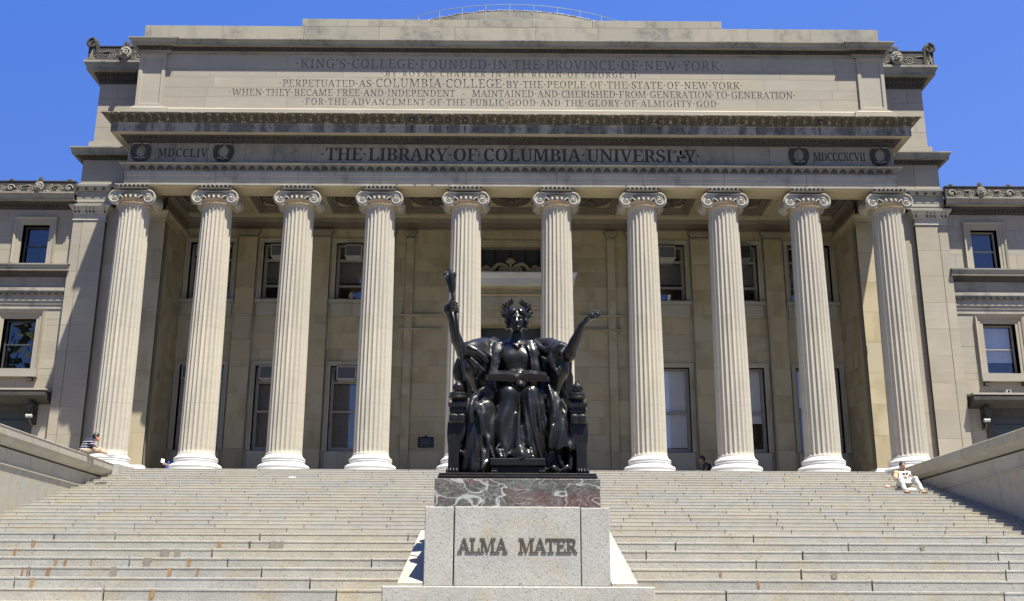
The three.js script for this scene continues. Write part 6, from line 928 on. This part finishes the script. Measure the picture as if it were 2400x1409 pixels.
  mesh('hair', skinOf((x, y, z) => Math.max(hr(x, y, z) + 0.004 * Math.sin(90 * x) * Math.sin(80 * z), -cutF(x, y, z)), [h[0] - 0.2, h[1] - 0.2, h[2] - 0.22], [h[0] + 0.2, h[1] + 0.2, h[2] + 0.22], 0.009), o.hair || M.hair, body);
  return t;
}
const cloth = (r, g, b) => std({ color: lin(r, g, b), roughness: 0.95 });
// man reading on the steps at the right
person('man in yellow shirt and white trousers sitting on the right steps reading a newspaper', [11.76, 5.019, 4.22], 0.08,
  { hip: [0, 0.12, -0.02], chest: [0.0, 0.42, 0.03], neck: [0, 0.56, 0.08], head: [0.0, 0.69, 0.13], face: [0.05, -0.35, 1], shL: [0.18, 0.46, 0.04], shR: [-0.19, 0.46, 0.04], elL: [0.24, 0.24, 0.16], elR: [-0.27, 0.26, 0.14], haL: [0.10, 0.36, 0.34], haR: [-0.08, 0.30, 0.33], hpL: [0.10, 0.10, 0.02], hpR: [-0.10, 0.10, 0.02], knL: [0.20, 0.24, 0.46], knR: [-0.26, 0.22, 0.46], anL: [0.27, -0.16, 0.70], anR: [-0.24, -0.15, 0.68], toL: [0.30, -0.212, 0.86], toR: [-0.22, -0.212, 0.85] },
  { shirt: cloth(0.44, 0.34, 0.19), trousers: cloth(0.38, 0.38, 0.365), shoes: cloth(0.10, 0.045, 0.03), sleeve: 0.75, trouser: 0.85, skin: std({ color: lin(0.42, 0.22, 0.14), roughness: 0.6 }), hair: std({ color: lin(0.035, 0.03, 0.028), roughness: 0.6 }) });
{ const t = thing('newspaper', 'white newspaper held open by the seated man in the yellow shirt', 'newspaper', [11.75, 5.33, 4.58]); const sh = (x0, x1, y0, y1, zz) => quads([[[x0, y0, zz], [x1, y0, zz + 0.02], [x1 + 0.02, y1, zz - 0.05], [x0 + 0.03, y1, zz - 0.07]], [[x1, y0, zz + 0.016], [x0, y0, zz - 0.004], [x0 + 0.03, y1, zz - 0.074], [x1 + 0.02, y1, zz - 0.054]]]);
  put('sheets', [sh(11.55, 11.86, 5.15, 5.50, 4.60), sh(11.57, 11.90, 5.16, 5.505, 4.585), quads([[[11.55, 5.15, 4.60], [11.60, 5.5, 4.52], [11.58, 5.5, 4.50], [11.53, 5.15, 4.58]]])], M.white, t);
  const cols = []; for (let c = 0; c < 3; c++) for (let i = 0; i < 9; i++) { const x = 11.585 + c * 0.095, y = 5.17 + i * 0.022, z = 4.6 - (y - 5.15) * 0.2 + 0.008 + (x - 11.55) * 0.06; cols.push(box(x, x + 0.075, y, y + 0.008, z, z + 0.001)); } put('newsprint_columns', cols, cloth(0.35, 0.35, 0.36), t);
  put('photograph', [box(11.66, 11.74, 5.40, 5.46, 4.562, 4.5635), box(11.76, 11.84, 5.40, 5.465, 4.568, 4.5695), box(11.67, 11.84, 5.375, 5.39, 4.566, 4.5675)], cloth(0.09, 0.07, 0.06), t); }
// boy perched on the coping at the left
person('boy in blue and white striped shirt crouched on the left coping', [-12.80, 5.905, 4.35], 1.9,
  { hip: [0, 0.12, 0], chest: [0, 0.36, 0.11], neck: [0, 0.47, 0.20], head: [0, 0.555, 0.30], face: [0, -0.55, 1], shL: [0.17, 0.40, 0.16], shR: [-0.17, 0.40, 0.16], elL: [0.2, 0.18, 0.30], elR: [-0.21, 0.17, 0.28], haL: [0.06, 0.14, 0.55], haR: [-0.12, 0.13, 0.50], hpL: [0.10, 0.10, 0.04], hpR: [-0.10, 0.10, 0.04], knL: [0.13, 0.20, 0.44], knR: [-0.16, 0.12, 0.42], anL: [0.10, 0.06, 0.72], anR: [-0.12, 0.055, 0.66], toL: [0.10, 0.05, 0.88], toR: [-0.12, 0.045, 0.80] },
  { shirt: cloth(0.016, 0.018, 0.05), stripes: [0.1, 0.17, 0.24, 0.31, 0.38], trousers: cloth(0.26, 0.21, 0.15), shoes: M.white, sleeve: 0.7, trouser: 0, fringe: 0.02, shoeTop: 0.01, size: 1.0, skin: std({ color: lin(0.48, 0.25, 0.15), roughness: 0.6 }) });
// child beside the eighth column, and the reader half hidden by the second
person('dark haired person in black sleeveless top sitting between the seventh and eighth columns', [6.92, FL, -0.9], -1.35,
  { hip: [0, 0.12, 0], chest: [0, 0.36, 0.06], neck: [0, 0.47, 0.13], head: [0, 0.62, 0.22], face: [0, -0.45, 1], shL: [0.15, 0.40, 0.08], shR: [-0.15, 0.40, 0.08], elL: [0.17, 0.17, 0.2], elR: [-0.17, 0.17, 0.2], haL: [0.04, 0.12, 0.4], haR: [-0.06, 0.10, 0.4], hpL: [0.10, 0.10, 0.04], hpR: [-0.10, 0.10, 0.04], knL: [0.13, 0.14, 0.42], knR: [-0.16, 0.12, 0.42], anL: [-0.05, 0.06, 0.30], anR: [0.05, 0.055, 0.36], toL: [-0.12, 0.05, 0.30], toR: [0.14, 0.045, 0.36] },
  { shirt: cloth(0.02, 0.02, 0.03), sleeve: 0, trousers: cloth(0.65, 0.66, 0.72), shoes: M.white, skin: M.skinDark });
{ const t = thing('white_bag', 'white cloth bag behind the person between the seventh and eighth columns', 'bag', [7.09, FL, -0.86]); put('bag', skinOf(blend([[rbox([7.10, FL + 0.20, -0.80], [0.07, 0.2, 0.12], 0.05), 0]]), [6.95, FL - 0.05, -1.0], [7.25, FL + 0.5, -0.6], 0.015), cloth(0.72, 0.75, 0.85), t); put('handle', tube([[7.1, FL + 0.38, -0.86], [7.1, FL + 0.46, -0.8], [7.1, FL + 0.38, -0.74]], 0.012, 10, 5), cloth(0.05, 0.05, 0.06), t); }
person('person in blue shirt mostly hidden behind the base of the second column', [-11.42, FL, -0.55], -1.5,
  { hip: [0, 0.12, 0], chest: [0, 0.34, 0.10], neck: [0, 0.44, 0.02], head: [0, 0.55, -0.06], face: [0, -0.3, 1], shL: [0.16, 0.38, 0.1], shR: [-0.16, 0.38, 0.1], elL: [0.2, 0.26, 0.25], elR: [-0.2, 0.30, 0.28], haL: [0.05, 0.32, 0.47], haR: [-0.06, 0.33, 0.50], hpL: [0.10, 0.10, 0.04], hpR: [-0.10, 0.10, 0.04], knL: [0.12, 0.34, 0.28], knR: [-0.12, 0.34, 0.28], anL: [0.11, 0.06, 0.40], anR: [-0.11, 0.06, 0.40], toL: [0.11, 0.05, 0.54], toR: [-0.11, 0.05, 0.54] },
  { shirt: cloth(0.06, 0.09, 0.34), sleeve: 0.9, trousers: cloth(0.07, 0.10, 0.36), shoes: M.white });
{ const t = thing('paper_sheet', 'white paper held out left of the second column', 'paper', [-11.98, 6.33, -0.55]); put('sheet', quads([[[-12.04, 6.30, -0.5], [-11.93, 6.27, -0.5], [-11.95, 6.42, -0.6], [-12.07, 6.44, -0.6]], [[-11.93, 6.268, -0.504], [-12.04, 6.298, -0.504], [-12.07, 6.438, -0.604], [-11.95, 6.418, -0.604]]]), M.white, t); }
{ const t = thing('paper_sheet', 'folded white paper lying on the upper steps below the third column', 'paper', [-6.8, 5.40, 2.9]); put('sheet', quads([[[-6.905, 5.405, 2.96], [-6.705, 5.405, 2.955], [-6.70, 5.44, 2.86], [-6.90, 5.446, 2.86]], [[-6.705, 5.403, 2.951], [-6.905, 5.403, 2.956], [-6.90, 5.443, 2.856], [-6.70, 5.437, 2.856]], [[-6.90, 5.446, 2.86], [-6.70, 5.44, 2.86], [-6.70, 5.404, 2.78], [-6.90, 5.404, 2.78]]]), M.white, t); }
{ const t = thing('small_bundle', 'small round tan bundle on the step left of the man with the newspaper', 'bundle', [11.24, 5.02, 4.32]); put('bundle', skinOf(blend([[ellip([11.24, 5.07, 4.34], [0.075, 0.05, 0.06]), 0], [ellip([11.29, 5.06, 4.33], [0.05, 0.04, 0.05]), 0.02]]), [11.1, 5.0, 4.2], [11.4, 5.15, 4.45], 0.01), cloth(0.55, 0.36, 0.27), t); put('knot', ball(11.2, 5.11, 4.36, 0.02, 0.015, 0.02), cloth(0.5, 0.3, 0.22), t); }
{ const t = thing('water_bottle', 'clear plastic water bottle on the step right of the man with the newspaper', 'bottle', [12.1, 4.892, 4.80]); put('bottle', lathe([[0.001, 4.895], [0.033, 4.897], [0.036, 4.91], [0.033, 4.96], [0.036, 5.02], [0.030, 5.06], [0.013, 5.08], [0.013, 5.095], [0.001, 5.096]], 18, 12.1, 0, 4.80), new THREE.MeshPhysicalMaterial({ color: 0xf4f8ff, transmission: 0.9, thickness: 0, roughness: 0.1, ior: 1.4 }), t); put('cap', cyl(12.1, 5.105, 4.80, 0.015, 0.015, 0.02, 12), M.white, t); }
{ const t = thing('white_bag', 'thin white plastic bag under the seated man with the newspaper', 'bag', [11.78, 4.9, 4.75]); put('bag', skinOf(blend([[ellip([11.78, 4.93, 4.74], [0.17, 0.035, 0.10]), 0], [ellip([11.9, 4.94, 4.76], [0.06, 0.04, 0.06]), 0.02]]), [11.5, 4.87, 4.5], [12.1, 5.03, 4.95], 0.012), M.white, t); put('bag_fold', tube([[11.62, 4.96, 4.78], [11.78, 4.972, 4.82], [11.93, 4.965, 4.80]], 0.012, 10, 5), M.white, t); }

scene.traverse((o) => { if (o.isMesh) { o.castShadow = true; o.receiveShadow = true; } });
renderer.render(scene, camera);
